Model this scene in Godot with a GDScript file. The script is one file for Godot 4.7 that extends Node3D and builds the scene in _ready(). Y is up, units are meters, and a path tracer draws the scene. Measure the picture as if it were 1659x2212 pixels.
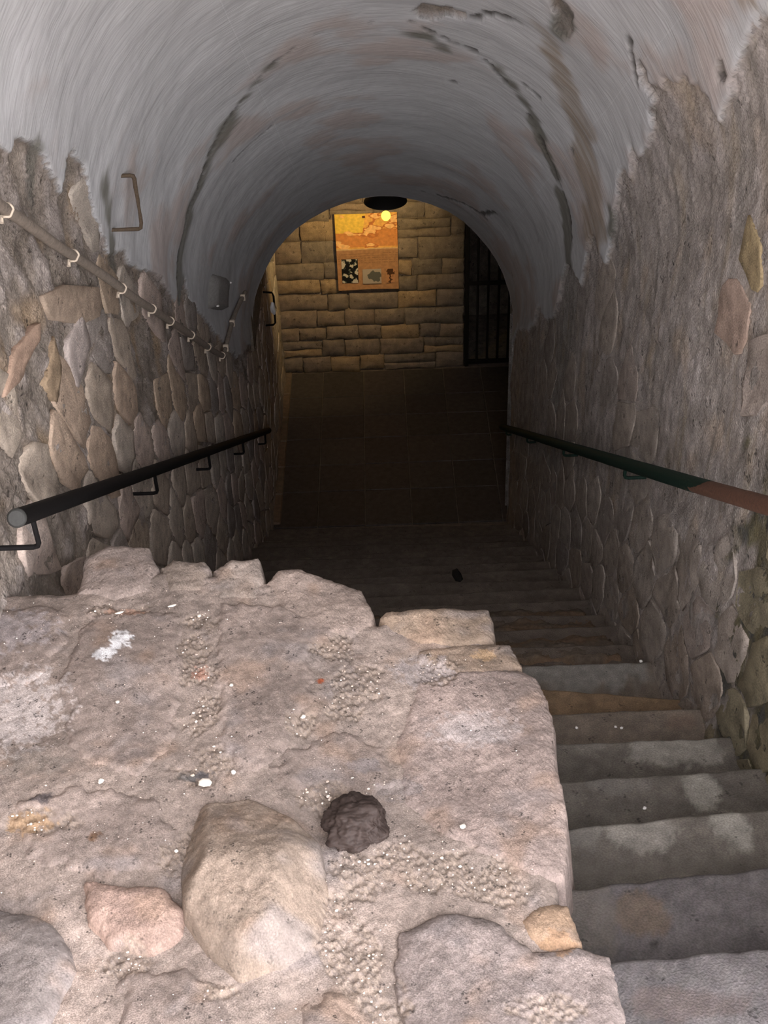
extends Node3D
# A stair that goes down through a plastered barrel vault into a small stone chamber with one lamp.
# Axes: x to the right, y up, the tunnel runs towards -z. The nosing of step 0 is at z = -1.264, y = 0.

const HS := 1.63          # height of the vault's springing above the line of the nosings
const RISE := 0.96        # rise of the vault
const ARC := 0.9 * PI     # length given to the arch in the profile coordinate
const PL := 2.0 * HS + ARC
const Z_MOUTH := 0.0  # unseen vault is carried out this far to cut light from overhead
const Z_END := -7.42
const Z_BACK := -9.6
const FLOOR_Y := -3.85
const GO := 0.28
const RISER := 0.175

var M := {}
var n_low: FastNoiseLite
var n_mid: FastNoiseLite
var n_fine: FastNoiseLite
var n_cell: FastNoiseLite
var n_warp: FastNoiseLite
var rng := RandomNumberGenerator.new()

# ---------------------------------------------------------------- small helpers
func V(a: float, b: float) -> Vector2: return Vector2(a, b)
func rgb(r: float, g: float, b: float) -> Color: return Color(r, g, b)

func make_noise(s: int, freq: float, oct: int, kind := FastNoiseLite.TYPE_SIMPLEX_SMOOTH) -> FastNoiseLite:
	var n := FastNoiseLite.new()
	n.seed = s; n.frequency = freq; n.noise_type = kind
	n.fractal_type = FastNoiseLite.FRACTAL_FBM if oct > 1 else FastNoiseLite.FRACTAL_NONE
	n.fractal_octaves = oct
	return n

func tag(o: Node3D, label := "", category := "", group := "", kind := "") -> Node3D:
	if label: o.set_meta("label", label)
	if category: o.set_meta("category", category)
	if group: o.set_meta("group", group)
	if kind: o.set_meta("kind", kind)
	return o

func base_node(called: String, at := Vector3.ZERO) -> Node3D:
	var o := Node3D.new(); o.name = called; add_child(o, true); o.position = at
	return o

func put(called: String, mesh: Mesh, m: Material, parent: Node = self) -> MeshInstance3D:
	var o := MeshInstance3D.new(); o.name = called; o.mesh = mesh
	if m: o.material_override = m
	parent.add_child(o, true)
	return o

# a sheet of nu x nv points; the front is where du x dv points, turned over by flip
func sheet(nu: int, nv: int, pos: PackedVector3Array, col: PackedColorArray, flip := false, uv := PackedVector2Array(), keep := PackedByteArray()) -> ArrayMesh:
	var nor := PackedVector3Array(); nor.resize(nu * nv)
	for j in nv:
		for i in nu:
			var a := pos[j * nu + mini(i + 1, nu - 1)] - pos[j * nu + maxi(i - 1, 0)]
			var b := pos[mini(j + 1, nv - 1) * nu + i] - pos[maxi(j - 1, 0) * nu + i]
			var c := a.cross(b).normalized()
			nor[j * nu + i] = -c if flip else c
	var idx := PackedInt32Array(); idx.resize((nu - 1) * (nv - 1) * 6)
	var k := 0
	for j in nv - 1:
		for i in nu - 1:
			var p := j * nu + i
			if keep.size() and not (keep[p] or keep[p + 1] or keep[p + nu] or keep[p + nu + 1]):
				continue
			if flip:
				idx[k] = p; idx[k + 1] = p + 1; idx[k + 2] = p + nu + 1; idx[k + 3] = p; idx[k + 4] = p + nu + 1; idx[k + 5] = p + nu
			else:
				idx[k] = p; idx[k + 1] = p + nu + 1; idx[k + 2] = p + 1; idx[k + 3] = p; idx[k + 4] = p + nu; idx[k + 5] = p + nu + 1
			k += 6
	idx.resize(k)
	var arr := []; arr.resize(Mesh.ARRAY_MAX)
	arr[Mesh.ARRAY_VERTEX] = pos; arr[Mesh.ARRAY_NORMAL] = nor; arr[Mesh.ARRAY_INDEX] = idx
	if col.size(): arr[Mesh.ARRAY_COLOR] = col
	if uv.size(): arr[Mesh.ARRAY_TEX_UV] = uv
	var me := ArrayMesh.new()
	me.add_surface_from_arrays(Mesh.PRIMITIVE_TRIANGLES, arr)
	return me

# box with chamfered edges, one colour
func box_into(st: SurfaceTool, c: Vector3, s: Vector3, ch := 0.004, col := Color.WHITE, turn := Basis.IDENTITY) -> void:
	var h := s * 0.5
	ch = minf(ch, minf(h.x, minf(h.y, h.z)) * 0.9)
	var pts := []
	for sx in [-1, 1]:
		for sy in [-1, 1]:
			for sz in [-1, 1]:
				var q := Vector3(sx, sy, sz)
				pts.append([q * h - Vector3(0, sy, sz) * ch, q * h - Vector3(sx, 0, sz) * ch, q * h - Vector3(sx, sy, 0) * ch])
	st.set_smooth_group(-1)
	var f := func(a: Vector3, b: Vector3, d: Vector3):
		var nn := (b - a).cross(d - a)
		var mid := (a + b + d) / 3.0
		var tri := [a, b, d] if nn.dot(mid) < 0.0 else [a, d, b]
		for v in tri:
			st.set_color(col); st.add_vertex(c + turn * v)
	var quad := func(a: Vector3, b: Vector3, d: Vector3, e: Vector3):
		f.call(a, b, d); f.call(a, d, e)
	for k in 2:   # faces
		var o: int = k * 4
		quad.call(pts[o][0], pts[o + 1][0], pts[o + 3][0], pts[o + 2][0])
		o = k * 2
		quad.call(pts[o][1], pts[o + 1][1], pts[o + 5][1], pts[o + 4][1])
		o = k
		quad.call(pts[o][2], pts[o + 2][2], pts[o + 6][2], pts[o + 4][2])
	for i in 4:   # edges
		var e: Array = [[0, 1], [2, 3], [4, 5], [6, 7]][i]
		quad.call(pts[e[0]][0], pts[e[1]][0], pts[e[1]][1], pts[e[0]][1])
		e = [[0, 2], [1, 3], [4, 6], [5, 7]][i]
		quad.call(pts[e[0]][0], pts[e[1]][0], pts[e[1]][2], pts[e[0]][2])
		e = [[0, 4], [1, 5], [2, 6], [3, 7]][i]
		quad.call(pts[e[0]][1], pts[e[1]][1], pts[e[1]][2], pts[e[0]][2])
	for p in pts:
		f.call(p[0], p[1], p[2])

func new_st() -> SurfaceTool:
	var st := SurfaceTool.new(); st.begin(Mesh.PRIMITIVE_TRIANGLES)
	return st

func done(st: SurfaceTool) -> ArrayMesh:
	st.generate_normals()
	return st.commit()

# tube along a path with a radius per point; capped
func tube(path: PackedVector3Array, rad: PackedFloat32Array, sides := 14, rough := 0.0) -> ArrayMesh:
	var st := new_st(); st.set_smooth_group(0)
	var n := path.size()
	var rings := []
	var side := Vector3.UP
	for i in n:
		var d := (path[mini(i + 1, n - 1)] - path[maxi(i - 1, 0)]).normalized()
		if absf(d.dot(side)) > 0.95: side = Vector3.RIGHT
		var u := d.cross(side).normalized()
		var w := u.cross(d).normalized()
		side = w
		var ring := PackedVector3Array()
		for k in sides:
			var a := TAU * k / sides
			var dirn := u * cos(a) + w * sin(a)
			var r := rad[i] * (1.0 + rough * n_fine.get_noise_3dv((path[i] + dirn * rad[i]) * 6.0))
			ring.append(path[i] + dirn * r)
		rings.append(ring)
	for i in n - 1:
		for k in sides:
			var k2 := (k + 1) % sides
			for v in [rings[i][k], rings[i][k2], rings[i + 1][k2], rings[i][k], rings[i + 1][k2], rings[i + 1][k]]:
				st.add_vertex(v)
	st.set_smooth_group(-1)
	for k in sides:
		var k2 := (k + 1) % sides
		for v in [path[0], rings[0][k2], rings[0][k]]: st.add_vertex(v)
		for v in [path[n - 1], rings[n - 1][k], rings[n - 1][k2]]: st.add_vertex(v)
	return done(st)

func lathe(prof: PackedVector2Array, sides := 32) -> ArrayMesh:
	var st := new_st(); st.set_smooth_group(0)
	for i in prof.size() - 1:
		for k in sides:
			var a := TAU * k / sides
			var b := TAU * (k + 1) / sides
			var p := func(q: Vector2, t: float): return Vector3(q.x * cos(t), q.y, q.x * sin(t))
			for v in [p.call(prof[i], a), p.call(prof[i], b), p.call(prof[i + 1], b), p.call(prof[i], a), p.call(prof[i + 1], b), p.call(prof[i + 1], a)]:
				st.add_vertex(v)
	return done(st)

# ---------------------------------------------------------------- materials
func seam(s: int, freq: float, oct: int, w: int, h: int, kind := FastNoiseLite.TYPE_SIMPLEX_SMOOTH, cell := -1) -> PackedByteArray:
	var n := make_noise(s, freq, oct, kind)
	if cell >= 0: n.cellular_return_type = cell
	var im := n.get_seamless_image(w, h, false, false, 0.15, true)
	im.convert(Image.FORMAT_L8)
	return im.get_data()

func grain_maps(s: int, size: int, pit: float, pale: float, contrast: float) -> Array:
	var a := seam(s, 0.012, 5, size, size)
	var b := seam(s + 1, 0.11, 3, size, size)
	var c := seam(s + 2, 0.05, 1, size, size, FastNoiseLite.TYPE_CELLULAR, FastNoiseLite.RETURN_CELL_VALUE)
	var d := seam(s + 3, 0.07, 1, size, size, FastNoiseLite.TYPE_CELLULAR, FastNoiseLite.RETURN_DISTANCE)
	var al := PackedByteArray(); al.resize(size * size)
	var he := PackedByteArray(); he.resize(size * size)
	for i in size * size:
		var fa := a[i] / 255.0 - 0.5
		var fb := b[i] / 255.0 - 0.5
		var cv := c[i] / 255.0
		var dd := d[i] / 255.0
		var v := 0.85 + contrast * (0.35 * fa + 0.45 * fb)
		var h := 0.5 + 0.35 * fa + 0.45 * fb
		if cv > 0.972:      # little pits
			var t := clampf(1.0 - dd * 2.2, 0.0, 1.0)
			v -= pit * t; h -= 0.5 * t
		elif cv < 0.07:    # pale grains
			var t := clampf(1.0 - dd * 2.4, 0.0, 1.0)
			v += pale * t; h += 0.25 * t
		al[i] = int(clampf(v, 0.0, 1.0) * 255.0)
		he[i] = int(clampf(h, 0.0, 1.0) * 255.0)
	var ia := Image.create_from_data(size, size, false, Image.FORMAT_L8, al)
	var ih := Image.create_from_data(size, size, false, Image.FORMAT_L8, he)
	ih.convert(Image.FORMAT_RGBA8)
	ih.bump_map_to_normal_map(6.0)
	ia.generate_mipmaps()
	return [ImageTexture.create_from_image(ia), ImageTexture.create_from_image(ih)]

func streak_maps(s: int) -> Array:
	var w := 1024; var hh := 128
	var a := seam(s, 0.035, 4, w, hh)
	var b := seam(s + 5, 0.09, 2, w, hh)
	var al := PackedByteArray(); al.resize(w * hh)
	var he := PackedByteArray(); he.resize(w * hh)
	for i in w * hh:
		var fa := a[i] / 255.0
		var fb := b[i] / 255.0
		var dark := clampf((fb - 0.74) * 4.0, 0.0, 1.0) * clampf((fa - 0.45) * 5.0, 0.0, 1.0)
		al[i] = int(clampf(0.93 + 0.07 * (fa - 0.5) + 0.05 * (fb - 0.5) - 0.2 * dark, 0.0, 1.0) * 255.0)
		he[i] = int(clampf(0.55 + 0.5 * (fa - 0.5) + 0.35 * (fb - 0.5) - 0.3 * dark, 0.0, 1.0) * 255.0)
	var ia := Image.create_from_data(w, hh, false, Image.FORMAT_L8, al)
	var ih := Image.create_from_data(w, hh, false, Image.FORMAT_L8, he)
	ia.resize(1024, 1024, Image.INTERPOLATE_CUBIC); ih.resize(1024, 1024, Image.INTERPOLATE_CUBIC)
	ih.convert(Image.FORMAT_RGBA8)
	ih.bump_map_to_normal_map(5.0)
	return [ImageTexture.create_from_image(ia), ImageTexture.create_from_image(ih)]

func rock_material(maps: Array, metres: float, rough: float, ns: float) -> StandardMaterial3D:
	var m := StandardMaterial3D.new()
	m.vertex_color_use_as_albedo = true
	m.albedo_texture = maps[0]
	m.normal_enabled = true; m.normal_texture = maps[1]; m.normal_scale = ns
	m.roughness = rough
	m.uv1_triplanar = true; m.uv1_world_triplanar = true
	m.uv1_scale = Vector3.ONE / metres
	return m

func plain_material(c: Color, rough: float, metal := 0.0, maps: Array = [], metres := 0.2) -> StandardMaterial3D:
	var m := StandardMaterial3D.new()
	m.albedo_color = c.linear_to_srgb(); m.roughness = rough; m.metallic = metal
	if maps.size():
		m.albedo_texture = maps[0]; m.normal_enabled = true; m.normal_texture = maps[1]; m.normal_scale = 0.6
		m.uv1_triplanar = true; m.uv1_world_triplanar = true; m.uv1_scale = Vector3.ONE / metres
	return m

func make_materials() -> void:
	var g1 := grain_maps(11, 1024, 0.55, 0.22, 0.75)
	var g2 := grain_maps(31, 1024, 0.35, 0.15, 0.6)
	var sk := streak_maps(51)
	M.ledge = rock_material(g1, 0.47, 0.92, 0.55)
	M.stone = rock_material(g1, 0.9, 0.9, 0.7)
	M.step = rock_material(g2, 0.7, 0.8, 0.5)
	M.wall = rock_material(g1, 1.1, 0.95, 1.1)
	M.tile = rock_material(g2, 0.8, 0.6, 0.3)
	var p := StandardMaterial3D.new()
	p.vertex_color_use_as_albedo = true
	p.albedo_texture = sk[0]; p.normal_enabled = true; p.normal_texture = sk[1]; p.normal_scale = 0.4
	p.roughness = 0.9
	M.plaster = p
	M.black_paint = plain_material(rgb(0.016, 0.015, 0.015), 0.65, 0.0, g2, 0.15)
	M.cap = plain_material(rgb(0.05, 0.052, 0.048), 0.6, 0.0, g2, 0.15)
	M.green_paint = plain_material(rgb(0.020, 0.045, 0.034), 0.6, 0.0, g2, 0.2)
	M.rust = plain_material(rgb(0.16, 0.075, 0.045), 0.75, 0.0, g1, 0.2)
	M.rust_dark = plain_material(rgb(0.11, 0.075, 0.045), 0.8, 0.0, g1, 0.08)
	M.conduit = plain_material(rgb(0.36, 0.30, 0.245), 0.8, 0.0, g1, 0.3)
	M.twine = plain_material(rgb(0.62, 0.53, 0.42), 0.85)
	M.plate = plain_material(rgb(0.42, 0.41, 0.39), 0.85, 0.0, g2, 0.3)
	M.slag = plain_material(rgb(0.042, 0.026, 0.020), 0.75, 0.0, g1, 0.12)
	M.chip = plain_material(rgb(0.8, 0.74, 0.65), 0.8)
	M.white_chip = plain_material(rgb(0.85, 0.83, 0.8), 0.7)
	M.iron = plain_material(rgb(0.02, 0.018, 0.016), 0.6, 0.0, g2, 0.2)
	M.shade = plain_material(rgb(0.018, 0.017, 0.017), 0.5)
	for k in ["black_paint", "green_paint", "iron"]: M[k].metallic_specular = 0.22
	M.earth = rock_material(g1, 0.35, 0.98, 1.4)

# ---------------------------------------------------------------- the tunnel's shape
func half_w(z: float) -> float:
	return 0.925 - 0.05 * clampf((-z - 2.0) / 5.42, 0.0, 1.0)

func base_y(z: float) -> float:
	return clampf(0.625 * (z + 1.264), FLOOR_Y, 0.0)

func vault_at(z: float, p: float, d: float) -> Vector3:
	var ww := half_w(z)
	var b := base_y(z)
	if p < HS: return Vector3(-ww + d, b + p, z)
	if p > PL - HS: return Vector3(ww - d, b + PL - p, z)
	var f := (p - HS) / 0.9
	return Vector3(-cos(f) * (ww - d), b + HS + sin(f) * (RISE - d), z)

# masks over (z, p): where the plaster has come off, and the stains and cracks in it
const MN := 640
const MZ0 := -9.8
const MZ1 := -1.8
const MP0 := -0.6
const MP1 := 6.7
var mask := {}

func to_mask(q: Vector2) -> Vector2:
	return Vector2((q.x - MZ0) / (MZ1 - MZ0), (q.y - MP0) / (MP1 - MP0)) * (MN - 1)

func blank() -> Image:
	var im := Image.create_empty(MN, MN, false, Image.FORMAT_RF); im.fill(Color(0, 0, 0)); return im

func fill_polygon(im: Image, poly: Array) -> void:
	var q := PackedVector2Array()
	for v in poly: q.append(to_mask(v))
	for y in MN:
		var xs := []
		for i in q.size():
			var a := q[i]; var b := q[(i + 1) % q.size()]
			if (a.y <= y) != (b.y <= y):
				xs.append(a.x + (y - a.y) / (b.y - a.y) * (b.x - a.x))
		xs.sort()
		for i in range(0, xs.size() - 1, 2):
			var x0: int = maxi(int(ceil(xs[i])), 0)
			var x1: int = mini(int(floor(xs[i + 1])), MN - 1)
			if x1 >= x0: im.fill_rect(Rect2i(x0, y, x1 - x0 + 1, 1), Color(1, 1, 1))

func stroke(im: Image, line: Array, w0: float, w1: float, v := 1.0) -> void:
	for i in line.size() - 1:
		var a: Vector2 = line[i]; var b: Vector2 = line[i + 1]
		var n := int(a.distance_to(b) / 0.006) + 1
		for k in n:
			var t := float(k) / n
			var g := (i + t) / (line.size() - 1)
			var c := a.lerp(b, t)
			var r := lerpf(w0, w1, g) * 0.5 * (0.75 + 0.7 * n_mid.get_noise_2d(c.x * 30.0, c.y * 30.0))
			var m := to_mask(c)
			var rp := r / (MP1 - MP0) * MN
			im.fill_rect(Rect2i(int(m.x - rp), int(m.y - rp), maxi(int(2.0 * rp), 1), maxi(int(2.0 * rp), 1)), Color(v, v, v))

func finish(called: String, im: Image, soft: int) -> void:
	if soft > 1:
		im.resize(MN / soft, MN / soft, Image.INTERPOLATE_TRILINEAR)
		im.resize(MN, MN, Image.INTERPOLATE_CUBIC)
	mask[called] = im.get_data().to_float32_array()

func look(called: String, z: float, p: float) -> float:
	var m := to_mask(Vector2(z, p))
	var x := clampf(m.x, 0.0, MN - 1.001); var y := clampf(m.y, 0.0, MN - 1.001)
	var i := int(x); var j := int(y)
	var fx := x - i; var fy := y - j
	var a: PackedFloat32Array = mask[called]
	var k := j * MN + i
	return lerpf(lerpf(a[k], a[k + 1], fx), lerpf(a[k + MN], a[k + MN + 1], fx), fy)

const BARE_LEFT := [[-1.6, 1.75], [-2.734, 1.843], [-2.901, 1.849], [-2.986, 1.901], [-3.058, 1.929], [-3.129, 1.922], [-3.175, 1.891], [-3.256, 1.864], [-3.314, 1.812], [-3.344, 1.882], [-3.364, 1.951], [-3.4, 1.975], [-3.493, 1.953], [-3.599, 1.877], [-3.704, 1.778], [-3.817, 1.734], [-4.041, 1.755], [-4.219, 1.708], [-4.526, 1.734], [-4.778, 1.661], [-4.994, 1.648], [-5.125, 1.779], [-5.195, 1.698], [-5.514, 1.632], [-6.045, 1.5], [-6.537, 1.42], [-6.9, 1.5], [-7.5, 1.6], [-10.5, 1.6], [-10.5, -2.0], [-1.0, -2.0]]
const BARE_RIGHT := [[-1.0, 4.02], [-2.618, 4.068], [-2.731, 4.032], [-2.773, 4.053], [-2.897, 4.08], [-2.972, 4.129], [-3.045, 4.166], [-3.102, 4.187], [-3.096, 4.135], [-3.113, 4.089], [-3.205, 4.03], [-3.296, 3.989], [-3.413, 3.992], [-3.476, 3.965], [-3.677, 4.084], [-3.792, 4.086], [-3.875, 4.106], [-3.855, 4.063], [-3.975, 4.14], [-4.083, 4.083], [-4.06, 4.037], [-4.118, 4.109], [-4.312, 4.229], [-4.465, 4.333], [-4.554, 4.382], [-4.626, 4.311], [-4.68, 4.226], [-4.86, 4.28], [-5.069, 4.405], [-5.204, 4.343], [-5.36, 4.268], [-5.474, 4.336], [-5.624, 4.491], [-5.832, 4.501], [-6.056, 4.511], [-6.274, 4.397], [-6.388, 4.517], [-6.756, 4.54], [-7.149, 4.482], [-7.45, 4.602], [-10.5, 4.6], [-10.5, 8.0], [-1.0, 8.0]]

func vv(a: Array) -> Array:
	var r := []
	for q in a: r.append(V(q[0], q[1]))
	return r

func make_masks() -> void:
	var im := blank()
	fill_polygon(im, vv(BARE_LEFT)); fill_polygon(im, vv(BARE_RIGHT))
	finish("bare", im, 4)
	im = blank()    # cracks and black lines
	stroke(im, [V(-4.937, 1.675), V(-4.916, 1.839), V(-4.902, 2.001), V(-4.883, 2.167), V(-4.78, 2.276), V(-4.645, 2.423), V(-4.557, 2.532), V(-4.394, 2.674), V(-4.292, 2.788), V(-4.247, 2.886), V(-4.228, 3.038), V(-4.19, 3.187)], 0.05, 0.018, 0.5)
	stroke(im, [V(-4.19, 3.187), V(-4.29, 3.283), V(-4.324, 3.35), V(-4.321, 3.417), V(-4.398, 3.488), V(-4.502, 3.57)], 0.018, 0.02)
	stroke(im, [V(-4.631, 3.679), V(-4.755, 3.811), V(-4.895, 3.935), V(-5, 4.068), V(-5.121, 4.201)], 0.02, 0.03)
	stroke(im, [V(-7.002, 3.44), V(-6.869, 3.572), V(-6.739, 3.733), V(-6.493, 3.791)], 0.035, 0.035)
	stroke(im, [V(-6.739, 3.733), V(-6.76, 3.8)], 0.03, 0.02)
	stroke(im, [V(-4.062, 3.368), V(-3.946, 3.448), V(-3.936, 3.502), V(-3.918, 3.541)], 0.03, 0.02)
	stroke(im, [V(-4.399, 3.62), V(-4.386, 3.664), V(-4.403, 3.706)], 0.022, 0.018)
	stroke(im, [V(-5.12, 2.385), V(-5.118, 2.455), V(-5.116, 2.531), V(-5.048, 2.622)], 0.03, 0.015)
	stroke(im, [V(-3.431, 3.804), V(-3.435, 3.848), V(-3.568, 3.951)], 0.012, 0.012)
	for q in [V(-7.095, 3.325), V(-4.762, 3.358), V(-4.489, 3.905), V(-5.927, 4.079), V(-6.981, 4.137), V(-2.98, 4.076)]:
		stroke(im, [q, q + V(0.0, 0.03)], 0.03, 0.02)
	finish("crack", im, 2)
	im = blank()    # ochre seepage band
	stroke(im, [V(-3.85, 3.6), V(-3.998, 3.684), V(-4.105, 3.766), V(-4.235, 3.862), V(-4.353, 3.964), V(-4.466, 4.072), V(-4.556, 4.188), V(-4.728, 4.298)], 0.08, 0.2)
	stroke(im, [V(-2.55, 3.9), V(-2.7, 4.02)], 0.12, 0.1)
	finish("ochre", im, 6)
	im = blank()    # green-grey damp streaks
	stroke(im, [V(-4.408, 3.498), V(-4.45, 3.582), V(-4.565, 3.666), V(-4.722, 3.761), V(-4.785, 3.849), V(-4.934, 3.949), V(-5.12, 4.091), V(-5.245, 4.272), V(-5.4, 4.5)], 0.05, 0.14)
	stroke(im, [V(-3.62, 3.62), V(-3.72, 3.665), V(-3.8, 3.66)], 0.09, 0.1)
	stroke(im, [V(-4.296, 3.198), V(-4.321, 3.238), V(-4.38, 3.289)], 0.06, 0.08)
	stroke(im, [V(-5.0, 1.6), V(-4.95, 1.839), V(-4.93, 2.05), V(-4.83, 2.25), V(-4.6, 2.5), V(-4.38, 2.7)], 0.2, 0.05, 0.8)
	stroke(im, [V(-3.1, 1.8), V(-3.1, 1.95)], 0.1, 0.05)
	stroke(im, [V(-4.3, 4.2), V(-4.4, 4.35)], 0.1, 0.1)
	stroke(im, [V(-5.3, 4.4), V(-5.5, 4.9), V(-5.6, 5.5)], 0.25, 0.3)
	stroke(im, [V(-3.68, 2.0), V(-3.72, 1.95), V(-3.85, 1.8), V(-3.9, 1.7)], 0.04, 0.09)
	finish("green", im, 6)
	im = blank()    # thin places where a skim has come off
	stroke(im, [V(-4.124, 3.216), V(-4.05, 3.277), V(-4.05, 3.339)], 0.06, 0.05)
	stroke(im, [V(-3.6, 3.63), V(-3.74, 3.66)], 0.07, 0.05)
	stroke(im, [V(-3.45, 3.9), V(-3.5, 3.98)], 0.03, 0.05)
	stroke(im, [V(-2.98, 4.06), V(-2.95, 4.11)], 0.03, 0.03)
	stroke(im, [V(-3.39, 1.95), V(-3.45, 1.8)], 0.05, 0.08)
	finish("skim", im, 3)

# how far the surface stands in from the nominal profile, and its colour
func wall_state(z: float, p: float) -> Array:
	var q := Vector3(z * 1.0, p, 0.0)
	var wp := n_warp.get_noise_2d(z * 22.0, p * 12.0)
	var wf := n_warp.get_noise_2d(z * 70.0 + 40.0, p * 60.0)
	var bare := look("bare", z + 0.02 * wf, p)
	var soft := smoothstep(0.2, 0.8, bare + 0.30 * wp)
	bare = smoothstep(0.42, 0.58, bare + 0.30 * wp + 0.12 * wf)
	var skim := smoothstep(0.3, 0.5, look("skim", z, p) + 0.25 * wf)
	bare = maxf(bare, skim); soft = maxf(soft, skim)
	var crack := smoothstep(0.25, 0.6, look("crack", z, p) + 0.2 * wf)
	var och := smoothstep(0.2, 0.95, look("ochre", z, p) + 0.35 * n_warp.get_noise_2d(z * 40.0, p * 5.0))
	var gre := smoothstep(0.3, 0.9, look("green", z, p) + 0.35 * n_warp.get_noise_2d(z * 45.0, p * 7.0))
	var low := n_low.get_noise_2d(z * 2.2, p * 2.2)
	var mid := n_mid.get_noise_2d(z * 6.0, p * 5.0)
	var fin := n_fine.get_noise_2d(z * 10.0, p * 10.0)
	var d := 0.016 * (1.0 - soft) + 0.014 * low + 0.004 * mid * (1.0 - soft) - 0.009 * crack
	d += soft * ((0.013 if p < 3.0 else 0.0045) * mid + (0.008 if p < 3.0 else 0.004) * fin)
	# plaster: pale grey, warmer and cooler clouds
	var pl := rgb(0.665, 0.675, 0.685).lerp(rgb(0.60, 0.54, 0.51), smoothstep(0.12, 0.5, low + 0.3 * mid))
	pl = pl.lerp(rgb(0.53, 0.54, 0.55), smoothstep(0.1, 0.6, n_warp.get_noise_2d(z * 16.0 + 9.0, p * 3.0)) * 0.6)
	pl = pl.lerp(rgb(0.34, 0.265, 0.18), och * (0.62 + 0.5 * n_warp.get_noise_2d(z * 60.0, p * 3.0)))
	pl = pl.lerp(rgb(0.175, 0.170, 0.135), gre * 0.85)
	var ba := rgb(0.388, 0.330, 0.277).lerp(rgb(0.544, 0.478, 0.432), smoothstep(-0.1, 0.5, mid + 0.4 * low))
	ba = ba.lerp(rgb(0.247, 0.206, 0.165), smoothstep(0.05, 0.5, n_warp.get_noise_2d(z * 9.0 + 3.0, p * 9.0)))
	ba = ba.lerp(rgb(0.495, 0.346, 0.198), smoothstep(0.25, 0.6, n_low.get_noise_2d(z * 5.0 + 77.0, p * 4.0)) * 0.6)
	ba = ba.lerp(rgb(0.214, 0.206, 0.173), gre * 0.8)
	if p > 3.0:      # drips run down the render of the right wall
		ba = ba.lerp(rgb(0.40, 0.36, 0.33), 0.5)
		ba = ba.lerp(rgb(0.22, 0.195, 0.165), smoothstep(0.05, 0.5, n_warp.get_noise_2d(z * 24.0 + 3.0, p * 2.0)) * 0.7)
		ba = ba.lerp(rgb(0.34, 0.27, 0.18), smoothstep(0.2, 0.6, n_warp.get_noise_2d(z * 12.0 + 53.0, p * 4.0)) * 0.5)
	if p > 3.9: ba = Color(ba.r * 1.42, ba.g * 1.46, ba.b * 1.52)      # the right wall keeps a greyer render
	if p > 4.0:   # moss on the wall by the mouth, on the right
		var moss := smoothstep(0.0, 0.25, (z + 2.62) * 0.9 + 0.35 * mid + 0.3 * n_warp.get_noise_2d(z * 8.0, p * 8.0))
		ba = ba.lerp(rgb(0.13, 0.115, 0.035).lerp(rgb(0.035, 0.045, 0.035), smoothstep(-0.1, 0.3, wp)), moss * 0.85)
	var c := pl.lerp(ba, bare).lerp(rgb(0.07, 0.063, 0.055), crack * 0.9)
	return [d, c, bare]

# the unseen mouth is shaped askew to let sky light onto the left wall: the left wall runs further out than the right one
func mouth_z(x: float) -> float: return -0.05 - 0.92 * x

func wall_mesh(zs0: PackedFloat32Array, p0: float, p1: float, np: int) -> ArrayMesh:
	var nz := zs0.size()
	var zs := zs0.duplicate()
	var pos := PackedVector3Array(); pos.resize(nz * np)
	var col := PackedColorArray(); col.resize(nz * np)
	var uv := PackedVector2Array(); uv.resize(nz * np)
	var bar := PackedFloat32Array(); bar.resize(nz * np)
	for j in np:
		var p := lerpf(p0, p1, float(j) / (np - 1))
		var zm := mouth_z(vault_at(-1.0, p, 0.0).x)
		for i in nz:
			if zs0[i] > -2.0: zs[i] = -2.0 + (zs0[i] + 2.0) / (Z_MOUTH + 2.0) * (zm + 2.0)
		for i in nz:
			var s := wall_state(zs[i], p)
			var k := j * nz + i
			pos[k] = vault_at(zs[i], p, s[0])
			col[k] = s[1]; bar[k] = s[2]
			uv[k] = Vector2(zs[i] * 1.18 / 1.3, p / 1.3)
	var nor := PackedVector3Array(); nor.resize(nz * np)
	for j in np:
		for i in nz:
			var a := pos[j * nz + mini(i + 1, nz - 1)] - pos[j * nz + maxi(i - 1, 0)]
			var b := pos[mini(j + 1, np - 1) * nz + i] - pos[maxi(j - 1, 0) * nz + i]
			nor[j * nz + i] = -a.cross(b).normalized()
	var idx := [PackedInt32Array(), PackedInt32Array()]
	for j in np - 1:
		for i in nz - 1:
			var q := j * nz + i
			idx[1 if bar[q] > 0.5 else 0].append_array([q, q + 1, q + nz + 1, q, q + nz + 1, q + nz])
	var me := ArrayMesh.new()
	for k in 2:
		if idx[k].is_empty(): continue
		var arr := []; arr.resize(Mesh.ARRAY_MAX)
		arr[Mesh.ARRAY_VERTEX] = pos; arr[Mesh.ARRAY_NORMAL] = nor; arr[Mesh.ARRAY_INDEX] = idx[k]
		arr[Mesh.ARRAY_COLOR] = col; arr[Mesh.ARRAY_TEX_UV] = uv
		me.add_surface_from_arrays(Mesh.PRIMITIVE_TRIANGLES, arr)
		me.surface_set_material(me.get_surface_count() - 1, M.wall if k else M.plaster)
	return me

# ---------------------------------------------------------------- stones of the walls
func clip_cell(poly: PackedVector2Array, a: Vector2, b: Vector2) -> PackedVector2Array:
	var m := (a + b) * 0.5; var n := b - a
	var out := PackedVector2Array()
	for i in poly.size():
		var p := poly[i]; var q := poly[(i + 1) % poly.size()]
		var dp := (p - m).dot(n); var dq := (q - m).dot(n)
		if dp <= 0.0: out.append(p)
		if (dp < 0.0) != (dq < 0.0) and absf(dp - dq) > 1e-9: out.append(p.lerp(q, dp / (dp - dq)))
	return out

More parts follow.
